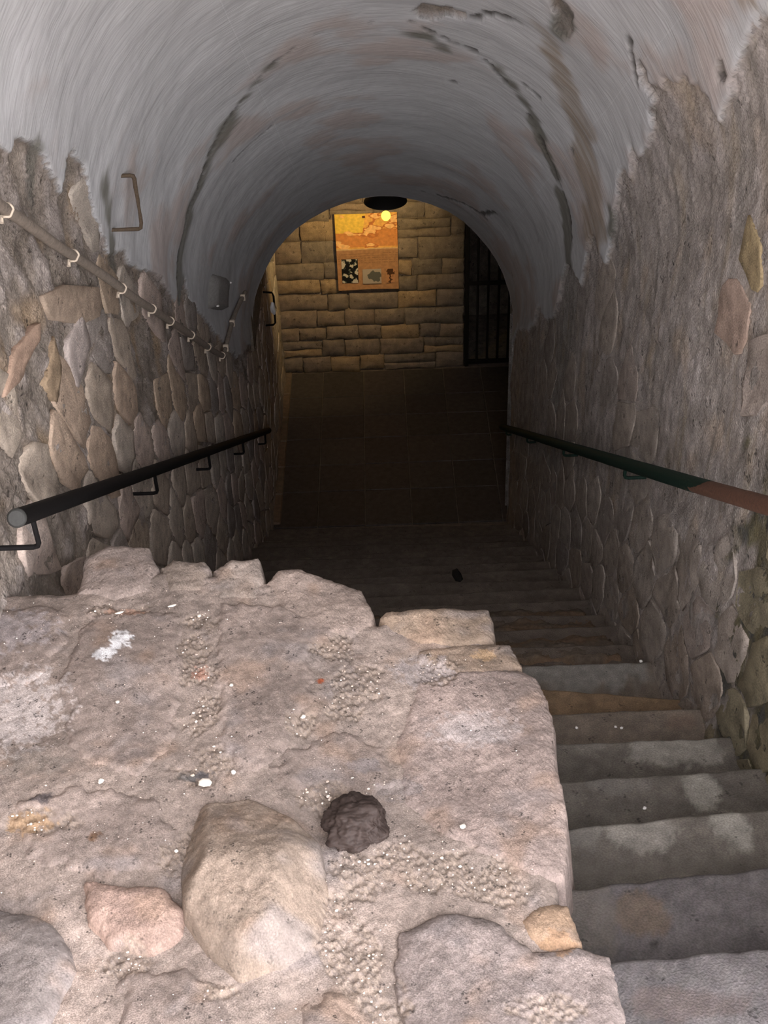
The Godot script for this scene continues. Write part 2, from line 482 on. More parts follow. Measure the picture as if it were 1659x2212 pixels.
# a stone in a wall: outline in (z, p), standing up to «proud» in from the profile
func wall_stone(cell: PackedVector2Array, joint: float, proud: float, sides: int, col: Color, rough: float, bury: float) -> ArrayMesh:
	var c := Vector2.ZERO
	for v in cell: c += v
	c /= cell.size()
	var per := 0.0
	for i in cell.size(): per += cell[i].distance_to(cell[(i + 1) % cell.size()])
	var ring := PackedVector2Array()
	var acc := 0.0; var step := per / sides; var nxt := 0.0
	for i in cell.size():
		var a := cell[i]; var b := cell[(i + 1) % cell.size()]
		var l := a.distance_to(b)
		while nxt < acc + l - 1e-6 and ring.size() < sides:
			ring.append(a.lerp(b, (nxt - acc) / l)); nxt += step
		acc += l
	var n := ring.size()
	var rows := [[1.0, -bury], [0.993, 0.65], [0.965, 0.97], [0.6, 1.02]]
	var st := new_st(); st.set_smooth_group(0)
	var pts := []
	for r in rows:
		var line := PackedVector3Array()
		for i in n:
			var v := ring[i]
			var dirn := c - v
			var away := dirn.length()
			v += dirn / maxf(away, 0.001) * (joint * (1.0 + 0.6 * n_mid.get_noise_2d(v.x * 20.0, v.y * 20.0)))
			var q: Vector2 = c.lerp(v, r[0])
			var d: float = proud * r[1] + 0.014 * n_low.get_noise_2d(q.x * 2.2, q.y * 2.2)
			if r[1] > 0.0: d += rough * (n_mid.get_noise_2d(q.x * 9.0, q.y * 9.0) + 0.5 * n_fine.get_noise_2d(q.x * 12.0, q.y * 12.0))
			line.append(vault_at(q.x, q.y, d))
		pts.append(line)
	var mid := vault_at(c.x, c.y, proud + 0.014 * n_low.get_noise_2d(c.x * 2.2, c.y * 2.2) + rough * n_mid.get_noise_2d(c.x * 9.0, c.y * 9.0))
	var tri := func(a: Vector3, b: Vector3, d: Vector3):
		for v in [a, b, d]:
			var t := 0.16 * n_mid.get_noise_3dv(v * 7.0)
			st.set_color(Color(col.r * (1.0 + t), col.g * (1.0 + t), col.b * (1.0 + t)))
			st.add_vertex(v)
	for r in rows.size() - 1:
		for i in n:
			var i2 := (i + 1) % n
			tri.call(pts[r][i], pts[r + 1][i], pts[r + 1][i2]); tri.call(pts[r][i], pts[r + 1][i2], pts[r][i2])
	for i in n:
		tri.call(pts[rows.size() - 1][i], mid, pts[rows.size() - 1][(i + 1) % n])
	st.index(); st.generate_normals()
	# the normals must look into the tunnel
	var me := st.commit()
	return me

func lay_stones(parent: Node3D, right: bool) -> int:
	var seeds := []
	var dz := 0.29; var dp := 0.215
	var row := 0
	var h := -0.55
	while h < 2.05:
		var z := -1.7 + (dz * 0.5 if row % 2 else 0.0)
		while z > -9.75:
			seeds.append(V(z + rng.randf_range(-0.06, 0.06), h + rng.randf_range(-0.05, 0.05)))
			z -= dz * rng.randf_range(0.85, 1.15)
		h += dp; row += 1
	var count := 0
	for a in seeds:
		if a.y < -0.35 or a.y > 1.95 or a.x > -1.95 or a.x < -9.5: continue
		if right and (a.x < -7.3): continue
		var zz: float = a.x
		var pp: float = PL - a.y if right else a.y
		if a.x < Z_END and a.y < -0.1: continue
		var bare := look("bare", zz, pp)
		if bare < 0.75 and not (a.x < Z_END): continue
		if a.x < Z_END and a.y > 1.85: continue
		# hidden by the ledge
		if not right and a.x > -2.25: continue
		if not right and a.y + base_y(a.x) < -0.5 and a.x > -2.6: continue
		var taken := false
		for c in ([V(-2.9, 4.74), V(-2.82, 4.58)] if right else [V(-3.3, 1.5), V(-2.8, 1.3), V(-3.3, 1.34), V(-3.0, 1.27)]):
			if V(zz, pp).distance_to(c) < 0.15: taken = true
		if taken: continue
		var cell := PackedVector2Array([a + V(-0.4, -0.3), a + V(0.4, -0.3), a + V(0.4, 0.3), a + V(-0.4, 0.3)])
		for b in seeds:
			if b != a and absf(b.x - a.x) < 0.8 and absf(b.y - a.y) < 0.6:
				cell = clip_cell(cell, a, b)
		if cell.size() < 3: continue
		var q := PackedVector2Array()
		for v in cell: q.append(V(v.x, PL - v.y) if right else v)
		var near := clampf((a.x + 4.6) / 2.0, 0.0, 1.0)           # rough and broad-jointed by the mouth
		var high := smoothstep(0.9, 1.5, a.y)
		var tone := rng.randf()
		var col := rgb(0.425, 0.348, 0.272).lerp(rgb(0.510, 0.451, 0.383), rng.randf())
		if tone > 0.9: col = rgb(0.46, 0.36, 0.265)
		elif tone > 0.72: col = rgb(0.50, 0.41, 0.35)
		elif tone < 0.15: col = rgb(0.32, 0.28, 0.25)
		var proud := rng.randf_range(0.006, 0.012)
		var joint := rng.randf_range(0.005, 0.011) + 0.004 * near
		var rough := 0.004 + 0.013 * near
		if right:
			proud = rng.randf_range(0.002, 0.005); joint *= 0.7
			col = col.lerp(rgb(0.364, 0.326, 0.295), 0.55)
			if a.x > -2.5: col = col.lerp(rgb(0.202, 0.178, 0.070), 0.6)
			if a.y > 0.6 and rng.randf() < 0.62: continue
			if a.y > 1.1 and rng.randf() < 0.6: continue
		elif high > 0.5 and rng.randf() < 0.6 * near + 0.15: continue
		if not right and a.x > -3.3 and rng.randf() < 0.3: continue
		if not right and near > 0.3 and a.y > 0.9 and a.y < 1.5 and rng.randf() < 0.3: col = rgb(0.47, 0.36, 0.27)
		var up := 1.34 if not right else 1.25
		col = Color(col.r * up, col.g * up, col.b * up)
		var sides := 14 if a.x > -5.0 else 10
		put("stone", wall_stone(q, joint, proud, sides, col, rough, 0.5), M.stone, parent)
		count += 1
	var own := []     # stones that stand out from the rest
	if right:
		own = [[[V(-3.047, 4.775), V(-3.046, 4.633), V(-2.947, 4.604), V(-2.782, 4.712), V(-2.776, 4.844), V(-2.821, 4.863)], rgb(0.56, 0.42, 0.34)], [[V(-2.927, 4.567), V(-2.904, 4.446), V(-2.776, 4.539), V(-2.721, 4.668), V(-2.776, 4.687)], rgb(0.50, 0.39, 0.22)]]
	else:
		own = [[[V(-3.01, 1.494), V(-3.266, 1.56), V(-3.637, 1.587), V(-3.63, 1.487), V(-3.366, 1.428), V(-3.046, 1.428)], rgb(0.58, 0.45, 0.34)], [[V(-2.582, 1.181), V(-2.716, 1.314), V(-2.948, 1.421), V(-2.937, 1.365), V(-2.734, 1.235)], rgb(0.60, 0.42, 0.31)], [[V(-3.191, 1.363), V(-3.375, 1.483), V(-3.431, 1.375), V(-3.2, 1.191), V(-3.17, 1.27)], rgb(0.66, 0.57, 0.52)], [[V(-2.904, 1.222), V(-3.08, 1.387), V(-3.098, 1.314), V(-2.977, 1.147)], rgb(0.46, 0.34, 0.22)]]
	for q in own:
		put("stone", wall_stone(poly(q[0]), 0.004, 0.006 if right else 0.013, 16, q[1], 0.005 if right else 0.009, 0.5), M.stone, parent)
		count += 1
	return count

# ---------------------------------------------------------------- slabs: stone tops given by an outline
func signed_distance(poly: PackedVector2Array, p: Vector2) -> float:
	var best := 1e9; var inside := false
	var n := poly.size()
	var b := poly[n - 1]
	for i in n:
		var a := poly[i]
		var e := b - a; var w := p - a
		var t := clampf(w.dot(e) / e.length_squared(), 0.0, 1.0)
		best = minf(best, (w - e * t).length_squared())
		if (a.y > p.y) != (b.y > p.y) and p.x < (b.x - a.x) * (p.y - a.y) / (b.y - a.y) + a.x: inside = not inside
		b = a
	return sqrt(best) if inside else -sqrt(best)

func ground_bump(x: float, z: float) -> float:
	return 0.016 * n_low.get_noise_2d(x * 3.5, z * 3.5) + 0.005 * n_mid.get_noise_2d(x * 6.0, z * 6.0)

func crumble(x: float, z: float) -> float:     # 0..1, where the mortar is open and full of grit
	var m := 0.0
	for q in CRUMBLE:
		var dx: float = (x - q[0]) / q[2]; var dz: float = (z - q[1]) / q[3]
		var r := dx * dx + dz * dz
		if r < 2.5: m = maxf(m, 1.0 - r * 0.55)
	return clampf(m - 0.1 + 0.9 * n_mid.get_noise_2d(x * 11.0 + 5.0, z * 11.0), 0.0, 1.0) if m > 0.0 else 0.0

const CRUMBLE := [[-0.438, -2.086, 0.04, 0.07], [-0.430, -1.99, 0.035, 0.06], [-0.419, -1.886, 0.04, 0.06], [-0.399, -1.725, 0.055, 0.06], [-0.20, -1.842, 0.03, 0.035], [-0.093, -1.93, 0.06, 0.09], [-0.135, -2.071, 0.05, 0.04], [0.085, -1.973, 0.06, 0.04], [-0.13, -1.64, 0.07, 0.06], [-0.09, -1.46, 0.06, 0.05], [0.003, -1.487, 0.07, 0.04], [0.08, -1.455, 0.07, 0.045], [0.148, -1.44, 0.07, 0.05], [0.2, -1.41, 0.05, 0.04], [-0.12, -1.37, 0.035, 0.06], [-0.108, -1.30, 0.05, 0.06], [-0.062, -1.255, 0.045, 0.06], [-0.03, -1.185, 0.035, 0.06], [0.24, -1.155, 0.06, 0.035], [-0.70, -1.6, 0.07, 0.03], [-0.418, -1.52, 0.035, 0.06], [-0.63, -2.21, 0.06, 0.03], [-0.45, -2.17, 0.04, 0.03], [-0.50, -1.30, 0.05, 0.03], [-0.30, -1.225, 0.05, 0.02]]
# coloured patches on the ledge: x, z, rx, rz, r, g, b, strength
const LEDGE_PATCH := [[-0.82, -1.9, 0.13, 0.13, 0.62, 0.56, 0.53, 0.75], [-0.62, -2.10, 0.03, 0.035, 0.95, 0.95, 0.96, 1.4], [-0.645, -2.05, 0.028, 0.022, 0.95, 0.95, 0.96, 1.4], [-0.72, -1.60, 0.05, 0.03, 0.50, 0.33, 0.18, 0.7], [-0.71, -1.655, 0.022, 0.016, 0.13, 0.11, 0.11, 0.9], [-0.40, -1.70, 0.03, 0.016, 0.13, 0.125, 0.13, 0.9], [-0.43, -1.70, 0.025, 0.014, 0.20, 0.19, 0.18, 0.7], [-0.59, -1.56, 0.016, 0.014, 0.16, 0.09, 0.05, 0.9], [-0.16, -1.96, 0.01, 0.01, 0.45, 0.12, 0.05, 1.2], [0.0, -1.66, 0.05, 0.03, 0.25, 0.22, 0.21, 0.6], [-0.07, -1.72, 0.04, 0.02, 0.22, 0.20, 0.20, 0.6], [0.20, -2.02, 0.03, 0.02, 0.55, 0.38, 0.22, 0.8], [0.06, -1.98, 0.07, 0.05, 0.50, 0.45, 0.44, 0.6], [0.16, -1.80, 0.1, 0.05, 0.50, 0.45, 0.43, 0.5], [-0.43, -2.0, 0.02, 0.03, 0.50, 0.26, 0.18, 0.7], [-0.75, -1.75, 0.09, 0.04, 0.24, 0.21, 0.18, 0.5], [0.27, -1.29, 0.035, 0.03, 0.42, 0.26, 0.15, 0.7], [-0.62, -2.21, 0.05, 0.015, 0.45, 0.28, 0.2, 0.8], [-0.88, -2.15, 0.12, 0.08, 0.42, 0.38, 0.38, 0.6]]

func ledge_color(x: float, z: float, cr: float, tint: Color) -> Color:
	var a := n_low.get_noise_2d(x * 4.0 + 31.0, z * 4.0)
	var b := n_mid.get_noise_2d(x * 8.0, z * 8.0 + 12.0)
	var f := n_fine.get_noise_2d(x * 25.0, z * 25.0)
	var c := tint * lerpf(1.04, 0.86, smoothstep(-0.1, 0.45, a + 0.3 * b))
	c *= lerpf(1.0, 1.24, smoothstep(0.1, 0.55, -a + 0.5 * b))
	c = c.lerp(rgb(0.36, 0.245, 0.17), smoothstep(0.2, 0.6, n_mid.get_noise_2d(x * 5.0 + 70.0, z * 5.0)) * 0.45)
	c = c.lerp(rgb(0.28, 0.255, 0.25), smoothstep(0.2, 0.6, n_mid.get_noise_2d(x * 4.0 - 40.0, z * 5.5)) * 0.5)
	if cr > 0.01:
		var cv := n_cell.get_noise_2d(x * 10.0, z * 10.0)
		var pebble := rgb(0.376, 0.298, 0.232).lerp(rgb(0.439, 0.367, 0.302), clampf(cv * 0.5 + 0.5, 0.0, 1.0))
		if f > 0.22: pebble = rgb(0.226, 0.188, 0.163)
		c = c.lerp(pebble, smoothstep(0.3, 0.6, cr) * 0.6)
	for s in LEDGE_PATCH:
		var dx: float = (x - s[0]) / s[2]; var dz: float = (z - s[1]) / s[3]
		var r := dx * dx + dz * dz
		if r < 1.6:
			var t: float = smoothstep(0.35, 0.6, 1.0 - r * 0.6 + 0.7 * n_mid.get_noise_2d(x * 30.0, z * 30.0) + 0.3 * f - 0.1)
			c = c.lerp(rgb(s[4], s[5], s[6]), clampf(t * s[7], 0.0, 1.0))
	var k := 1.0 + 0.22 * f
	return Color(c.r * k, c.g * k, c.b * k)

# sheet over the outline's box; inside it lies at top + bump, outside it falls away by «steep» to «depth»
func slab(poly: PackedVector2Array, top: float, depth: float, rnd: float, res: float, steep: float, coarse: bool, tint: Color, ragged: float, facets := false) -> ArrayMesh:
	var lo := poly[0]; var hi := poly[0]
	for v in poly: lo = lo.min(v); hi = hi.max(v)
	var grow := depth / steep + 0.01
	lo -= Vector2.ONE * grow; hi += Vector2.ONE * grow
	var nx := int((hi.x - lo.x) / res) + 2; var nz := int((hi.y - lo.y) / res) + 2
	var cs := 4 if coarse else 1
	var cx := nx / cs + 2; var cz := nz / cs + 2
	var sd := PackedFloat32Array(); sd.resize(cx * cz)
	for j in cz:
		for i in cx: sd[j * cx + i] = signed_distance(poly, lo + V(i, j) * res * cs)
	var pos := PackedVector3Array(); pos.resize(nx * nz)
	var col := PackedColorArray(); col.resize(nx * nz)
	var keep := PackedByteArray(); keep.resize(nx * nz)
	for j in nz:
		for i in nx:
			var x := lo.x + i * res; var z := lo.y + j * res
			var s: float
			if coarse:
				var ci := i / cs; var cj := j / cs
				var fx := float(i % cs) / cs; var fz := float(j % cs) / cs
				var q := cj * cx + ci
				s = lerpf(lerpf(sd[q], sd[q + 1], fx), lerpf(sd[q + cx], sd[q + cx + 1], fx), fz)
			else: s = sd[j * cx + i]
			s += ragged * n_mid.get_noise_2d(x * 16.0, z * 16.0)
			var h := top + ground_bump(x, z)
			var cr := crumble(x, z)
			if facets: h += facet_rock(x, z)
			if cr > 0.01:
				var e := smoothstep(0.25, 0.6, cr)
				h += e * (-0.005 * n_cell.get_noise_2d(x * 10.0, z * 10.0) + 0.006 * n_fine.get_noise_2d(x * 14.0, z * 14.0) - 0.006)
			h += 0.0018 * n_fine.get_noise_2d(x * 22.0, z * 22.0) + 0.0011 * n_fine.get_noise_2d(x * 5.0 + z * 3.0, z * 7.0)
			if s < rnd:
				var t := clampf(1.0 - s / rnd, 0.0, 1.0)
				h -= t * t * rnd * 0.45
			if s < 0.0: h -= minf(-s * steep, depth)
			keep[j * nx + i] = 1 if -s * steep < depth else 0
			pos[j * nx + i] = Vector3(x, h, z)
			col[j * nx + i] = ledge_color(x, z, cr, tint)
	return sheet(nx, nz, pos, col, true, PackedVector2Array(), keep)

func poly(a: Array) -> PackedVector2Array: return PackedVector2Array(a)

# ---------------------------------------------------------------- the scene
func _ready() -> void:
	# camera
	var cam := Camera3D.new(); cam.name = "camera"; add_child(cam)
	cam.position = Vector3(0, 1.96, 0)
	cam.rotation_degrees = Vector3(-37.56, 0.291, -2.143)
	cam.fov = 44.09; cam.near = 0.05; cam.far = 60.0
	cam.current = true
	# overcast sky over the open end of the stair
	var we := WorldEnvironment.new(); we.name = "environment"; add_child(we)
	var env := Environment.new()
	var sky := Sky.new(); var sm := ProceduralSkyMaterial.new()
	sm.sky_top_color = Color(0.95, 0.93, 0.95); sm.sky_horizon_color = Color(0.95, 0.93, 0.93)
	sm.ground_horizon_color = Color(0.6, 0.57, 0.55); sm.ground_bottom_color = Color(0.5, 0.47, 0.45)
	sm.sky_energy_multiplier = 1.0; sm.ground_energy_multiplier = 1.0
	sky.sky_material = sm
	env.background_mode = Environment.BG_SKY; env.sky = sky
	env.tonemap_mode = Environment.TONE_MAPPER_LINEAR
	env.tonemap_exposure = 12.3
	env.sdfgi_enabled = true; env.ssao_enabled = true; env.ssil_enabled = true
	we.environment = env

	n_low = make_noise(1, 0.6, 2); n_mid = make_noise(2, 1.0, 3); n_fine = make_noise(3, 6.0, 3); n_warp = make_noise(5, 0.5, 4)
	n_cell = make_noise(4, 6.0, 1, FastNoiseLite.TYPE_CELLULAR)
	n_cell.cellular_return_type = FastNoiseLite.RETURN_DISTANCE
	rng.seed = 7
	make_materials()
	make_masks()
	build_tunnel()
	build_chamber()
	build_outside()
	build_stairs()
	build_ledge()
	build_rails()
	build_wall_fittings()
	build_lamp()
	build_poster()
	build_gate()
	build_litter()

func zrange(z0: float, z1: float, d0: float, d1: float) -> PackedFloat32Array:
	var r := PackedFloat32Array(); var z := Z_MOUTH
	while z > z0: r.append(z); z -= 0.08
	z = z0
	while z > z1:
		r.append(z); z -= lerpf(d0, d1, clampf((z - z0) / (z1 - z0), 0.0, 1.0))
	r.append(z1)
	return r

func build_tunnel() -> void:
	var w := base_node("wall_left"); tag(w, "", "", "", "structure")
	put("mortar", wall_mesh(zrange(-2.0, Z_BACK, 0.009, 0.045), -0.4, HS, 150), null, w)
	var nl := lay_stones(w, false)
	w = base_node("wall_right"); tag(w, "", "", "", "structure")
	put("mortar", wall_mesh(zrange(-2.0, Z_END, 0.009, 0.03), PL - HS, PL + 0.4, 150), null, w)
	var nr := lay_stones(w, true)
	var c := base_node("ceiling"); tag(c, "", "", "", "structure")
	put("plaster", wall_mesh(zrange(-2.0, Z_END, 0.010, 0.028), HS, PL - HS, 330), null, c)
	print("stones ", nl, " ", nr)

func flat(called: String, corners: Array, col: Color, m: Material, parent: Node = self) -> MeshInstance3D:
	var pos := PackedVector3Array([corners[0], corners[1], corners[3], corners[2]])
	return put(called, sheet(2, 2, pos, PackedColorArray([col, col, col, col])), m, parent)

func build_chamber() -> void:
	# floor of square flags with pale joints
	var f := base_node("floor"); tag(f, "", "", "", "structure")
	var st := new_st(); box_into(st, Vector3(0.5, FLOOR_Y - 0.11, -8.6), Vector3(3.2, 0.2, 2.5), 0.002, rgb(0.30, 0.24, 0.19))
	put("joint_mortar", done(st), M.tile, f)
	var xs := [-0.885, -0.535, -0.18, 0.17, 0.515, 0.845, 1.2, 1.55, 1.9]
	var rows := [-7.40, -7.84, -8.19, -8.56, -8.89, -9.19, -9.6]
	for i in xs.size() - 1:
		for j in rows.size() - 1:
			var x0: float = xs[i]; var x1: float = xs[i + 1]
			var z0: float = rows[j]; var z1: float = rows[j + 1]
			st = new_st()
			var k := rng.randf_range(0.85, 1.15)
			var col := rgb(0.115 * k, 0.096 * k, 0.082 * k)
			var s := rng.randf_range(0.0, 0.003)
			var half := 0.0035
			box_into(st, Vector3((x0 + x1) * 0.5, FLOOR_Y - 0.02 + s * 0.5, (z0 + z1) * 0.5), Vector3(x1 - x0 - 2.0 * half, 0.04 + s, z0 - z1 - 2.0 * half), 0.003, col)
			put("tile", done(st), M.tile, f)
	# pale edging along the left wall
	for k in 6:
		st = new_st(); box_into(st, Vector3(-0.85, FLOOR_Y + 0.004, -7.62 - 0.36 * k), Vector3(0.075, 0.03, 0.353), 0.006, rgb(0.30 - 0.02 * (k % 2), 0.205, 0.14))
		put("edging", done(st), M.tile, f)
	# back wall: coursed rubble
	var b := base_node("wall_back"); tag(b, "", "", "", "structure")
	st = new_st()
	box_into(st, Vector3(-0.11, -2.5, Z_BACK - 0.14), Vector3(1.62, 2.9, 0.2), 0.002, rgb(0.22, 0.175, 0.13))
	box_into(st, Vector3(1.62, -2.5, Z_BACK - 0.14), Vector3(0.7, 2.9, 0.2), 0.002, rgb(0.22, 0.175, 0.13))
	box_into(st, Vector3(0.98, -1.6, Z_BACK - 0.14), Vector3(0.6, 1.1, 0.2), 0.002, rgb(0.22, 0.175, 0.13))
	put("mortar", done(st), M.wall, b)
	var y := FLOOR_Y
	var course := 0
	while y < -1.15:
		var hh := rng.randf_range(0.125, 0.2)
		var x := -0.9
		while x < 0.69:
			var wd := rng.randf_range(0.16, 0.46)
			if x + wd > 0.6: wd = 0.70 - x
			if wd > 0.33 and rng.randf() < 0.45:
				var cut := y + hh * rng.randf_range(0.35, 0.6)
				backstone(b, x, x + wd, y, cut); backstone(b, x, x + wd, cut, y + hh)
			else: backstone(b, x, x + wd, y + rng.randf_range(-0.012, 0.012), y + hh + rng.randf_range(-0.012, 0.012))
			x += wd
		if y > -2.3:
			backstone(b, 0.70, 1.28, y, y + hh)
		backstone(b, 1.28, 1.9, y, y + hh)
		y += hh; course += 1
	# niche behind the gate, closed and dark
	st = new_st()
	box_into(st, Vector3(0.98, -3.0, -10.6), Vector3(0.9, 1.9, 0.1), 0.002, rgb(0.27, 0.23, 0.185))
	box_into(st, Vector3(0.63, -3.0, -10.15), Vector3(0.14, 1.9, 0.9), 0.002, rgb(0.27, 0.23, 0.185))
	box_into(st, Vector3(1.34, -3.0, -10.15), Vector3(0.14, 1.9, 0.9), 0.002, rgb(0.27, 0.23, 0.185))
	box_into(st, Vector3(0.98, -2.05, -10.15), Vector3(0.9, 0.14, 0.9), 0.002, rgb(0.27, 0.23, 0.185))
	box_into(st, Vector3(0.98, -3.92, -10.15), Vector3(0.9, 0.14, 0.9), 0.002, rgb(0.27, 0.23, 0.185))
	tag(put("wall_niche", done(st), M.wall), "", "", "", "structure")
	st = new_st(); box_into(st, Vector3(0.5, -1.05, -8.55), Vector3(3.2, 0.2, 2.5), 0.002, rgb(0.3, 0.28, 0.25))
	tag(put("ceiling_chamber", done(st), M.wall), "", "", "", "structure")
	st = new_st(); box_into(st, Vector3(2.0, -2.5, -8.5), Vector3(0.2, 2.9, 2.5), 0.002, rgb(0.2, 0.17, 0.14))
	tag(put("wall_side", done(st), M.wall), "", "", "", "structure")
	# upper left wall of the chamber, above the stones, and the wall round the end of the vault
	st = new_st(); box_into(st, Vector3(-0.958, -1.6, -8.52), Vector3(0.2, 1.4, 2.36), 0.002, rgb(0.25, 0.2, 0.15))
	tag(put("wall_upper", done(st), M.wall), "", "", "", "structure")
	var pts := []
	for k in 25:
		var p := lerpf(HS, PL - HS, k / 24.0)
		pts.append(vault_at(Z_END, p, wall_state(Z_END, p)[0]))
	pts.append(vault_at(Z_END, PL, 0.0) + Vector3(0, -0.1, 0))
	st = new_st()
	for k in pts.size() - 1:
		var a: Vector3 = pts[k]; var d: Vector3 = pts[k + 1]
		var ao := Vector3(a.x * 1.02, -0.95, Z_END); var bo := Vector3(d.x * 1.02, -0.95, Z_END)
		if k == pts.size() - 2: bo = Vector3(2.0, FLOOR_Y, Z_END); ao = Vector3(2.0, -0.95, Z_END)
		for dzz in [0.0, -0.16]:
			for v in [a, d, bo, a, bo, ao]:
				st.set_color(rgb(0.4, 0.37, 0.33)); st.add_vertex(v + Vector3(0, 0, dzz))
	# fill between the arch's top right and the side
	for v in [pts[24], Vector3(2.0, -0.95, Z_END), pts[24] * Vector3(1.02, 0, 1) + Vector3(0, -0.95, 0)]:
		st.set_color(rgb(0.4, 0.37, 0.33)); st.add_vertex(v)
	tag(put("wall_arch", done(st), M.wall), "", "", "", "structure")

func backstone(parent: Node3D, x0: float, x1: float, y0: float, y1: float) -> void:
	var st := new_st()
	var dark := 0.0
	var cx := (x0 + x1) * 0.5; var cy := (y0 + y1) * 0.5
	if cx > 0.15 and cy > -3.1 and cy < -2.4: dark = 0.3        # patches of dark mould beside the poster
	var col := rgb(0.35, 0.262, 0.182).lerp(rgb(0.27, 0.22, 0.168), rng.randf()).lerp(rgb(0.09, 0.085, 0.06), dark)
	if rng.randf() > 0.85: col = rgb(0.44, 0.31, 0.18).lerp(col, dark * 0.7)
	# a squared block with uneven edges
	var j := 0.0035
	var c := [V(x0 + j, y0 + j), V(x1 - j, y0 + j), V(x1 - j, y1 - j), V(x0 + j, y1 - j)]
	var ring := PackedVector2Array()
	for i in 4:
		for k in 3:
			ring.append(c[i].lerp(c[(i + 1) % 4], k / 3.0) + V(rng.randf_range(-0.008, 0.008), rng.randf_range(-0.009, 0.009)))
	var out := rng.randf_range(0.0, 0.008)
	var rowsz := [[1.0, Z_BACK - 0.05], [0.99, Z_BACK - 0.026 + out], [0.95, Z_BACK - 0.020 + out]]
	st.set_smooth_group(0)
	var n := ring.size()
	var L := []
	for r in rowsz:
		var line := []
		for q in ring:
			var v: Vector2 = V(cx, cy).lerp(q, r[0])
			line.append(Vector3(v.x, v.y, r[1] + 0.004 * n_mid.get_noise_2d(v.x * 20.0, v.y * 20.0)))
		L.append(line)
	var tri := func(a: Vector3, b: Vector3, d: Vector3):
		for v in [a, d, b]: st.set_color(col); st.add_vertex(v)
	for r in 2:
		for i in n:
			var i2 := (i + 1) % n
			tri.call(L[r][i], L[r][i2], L[r + 1][i2]); tri.call(L[r][i], L[r + 1][i2], L[r + 1][i])
	for i in n: tri.call(L[2][i], L[2][(i + 1) % n], Vector3(cx, cy, Z_BACK - 0.018 + out))
	st.index(); st.generate_normals()
	put("stone", st.commit(), M.stone, parent)

func build_outside() -> void:
	# added earth that keeps sky light off the tunnel's shell, the added wall round its mouth, the ground where the photographer stands
	var c := rgb(0.3, 0.27, 0.24)
	var st := new_st()
	var q := [V(-2.6, mouth_z(-2.6)), V(2.6, mouth_z(2.6)), V(2.6, -12.0), V(-2.6, -12.0)]
	for y in [3.4, 3.7]:
		for k in [0, 1, 2, 0, 2, 3]:
			st.set_color(c); st.add_vertex(Vector3(q[k].x, y, q[k].y))
	for i in [1, 2, 3]:
		var a: Vector2 = q[i]; var b: Vector2 = q[(i + 1) % 4]
		for o in [0.0, 0.2]:
			var d: Vector2 = (b - a).orthogonal().normalized() * float(o)
			for v in [Vector3(a.x - d.x, -4.3, a.y - d.y), Vector3(b.x - d.x, -4.3, b.y - d.y), Vector3(b.x - d.x, 3.7, b.y - d.y), Vector3(a.x - d.x, -4.3, a.y - d.y), Vector3(b.x - d.x, 3.7, b.y - d.y), Vector3(a.x - d.x, 3.7, a.y - d.y)]:
				st.set_color(c); st.add_vertex(v)
	box_into(st, Vector3(0, -4.4, -5.9), Vector3(5.4, 0.2, 13.0), 0.01, c)
	tag(put("ground_hill_added", done(st), M.wall), "", "", "", "structure")
	# added unseen wall round the mouth, askew to send sky light to the left
	st = new_st()
	var pts := []
	for k in 31:
		var v := vault_at(-1.0, PL * k / 30.0, 0.0)
		var z := mouth_z(v.x)
		pts.append(Vector3(v.x, vault_at(z, PL * k / 30.0, 0.0).y, z))
	for k in pts.size() - 1:
		var e := func(p: Vector3) -> Vector3:
			var d := Vector2(p.x, p.y + 0.02).normalized()
			var s := minf(2.6 / maxf(absf(d.x), 0.001), 3.6 / maxf(absf(d.y), 0.001))
			return Vector3(d.x * s, d.y * s, mouth_z(d.x * s))
		var p0: Vector3 = pts[k]; var p1: Vector3 = pts[k + 1]
		var ao: Vector3 = e.call(p0); var bo: Vector3 = e.call(p1)
		for dz in [0.0, -0.3]:
			for v in [p0, ao, bo, p0, bo, p1]:
				st.set_color(c); st.add_vertex(v + Vector3(0, 0, dz))
	tag(put("wall_front_added", done(st), M.wall), "", "", "", "structure")
	st = new_st()
	box_into(st, Vector3(0, -0.13, 5.5), Vector3(24, 0.2, 12.96), 0.01, rgb(0.42, 0.39, 0.36))
	box_into(st, Vector3(-3.46, -0.13, -1.5), Vector3(5.0, 0.2, 1.04), 0.01, rgb(0.42, 0.39, 0.36))
	box_into(st, Vector3(6.5, -0.13, -2.5), Vector3(11.0, 0.2, 3.04), 0.01, rgb(0.42, 0.39, 0.36))
	tag(put("ground", done(st), M.wall), "", "", "", "structure")

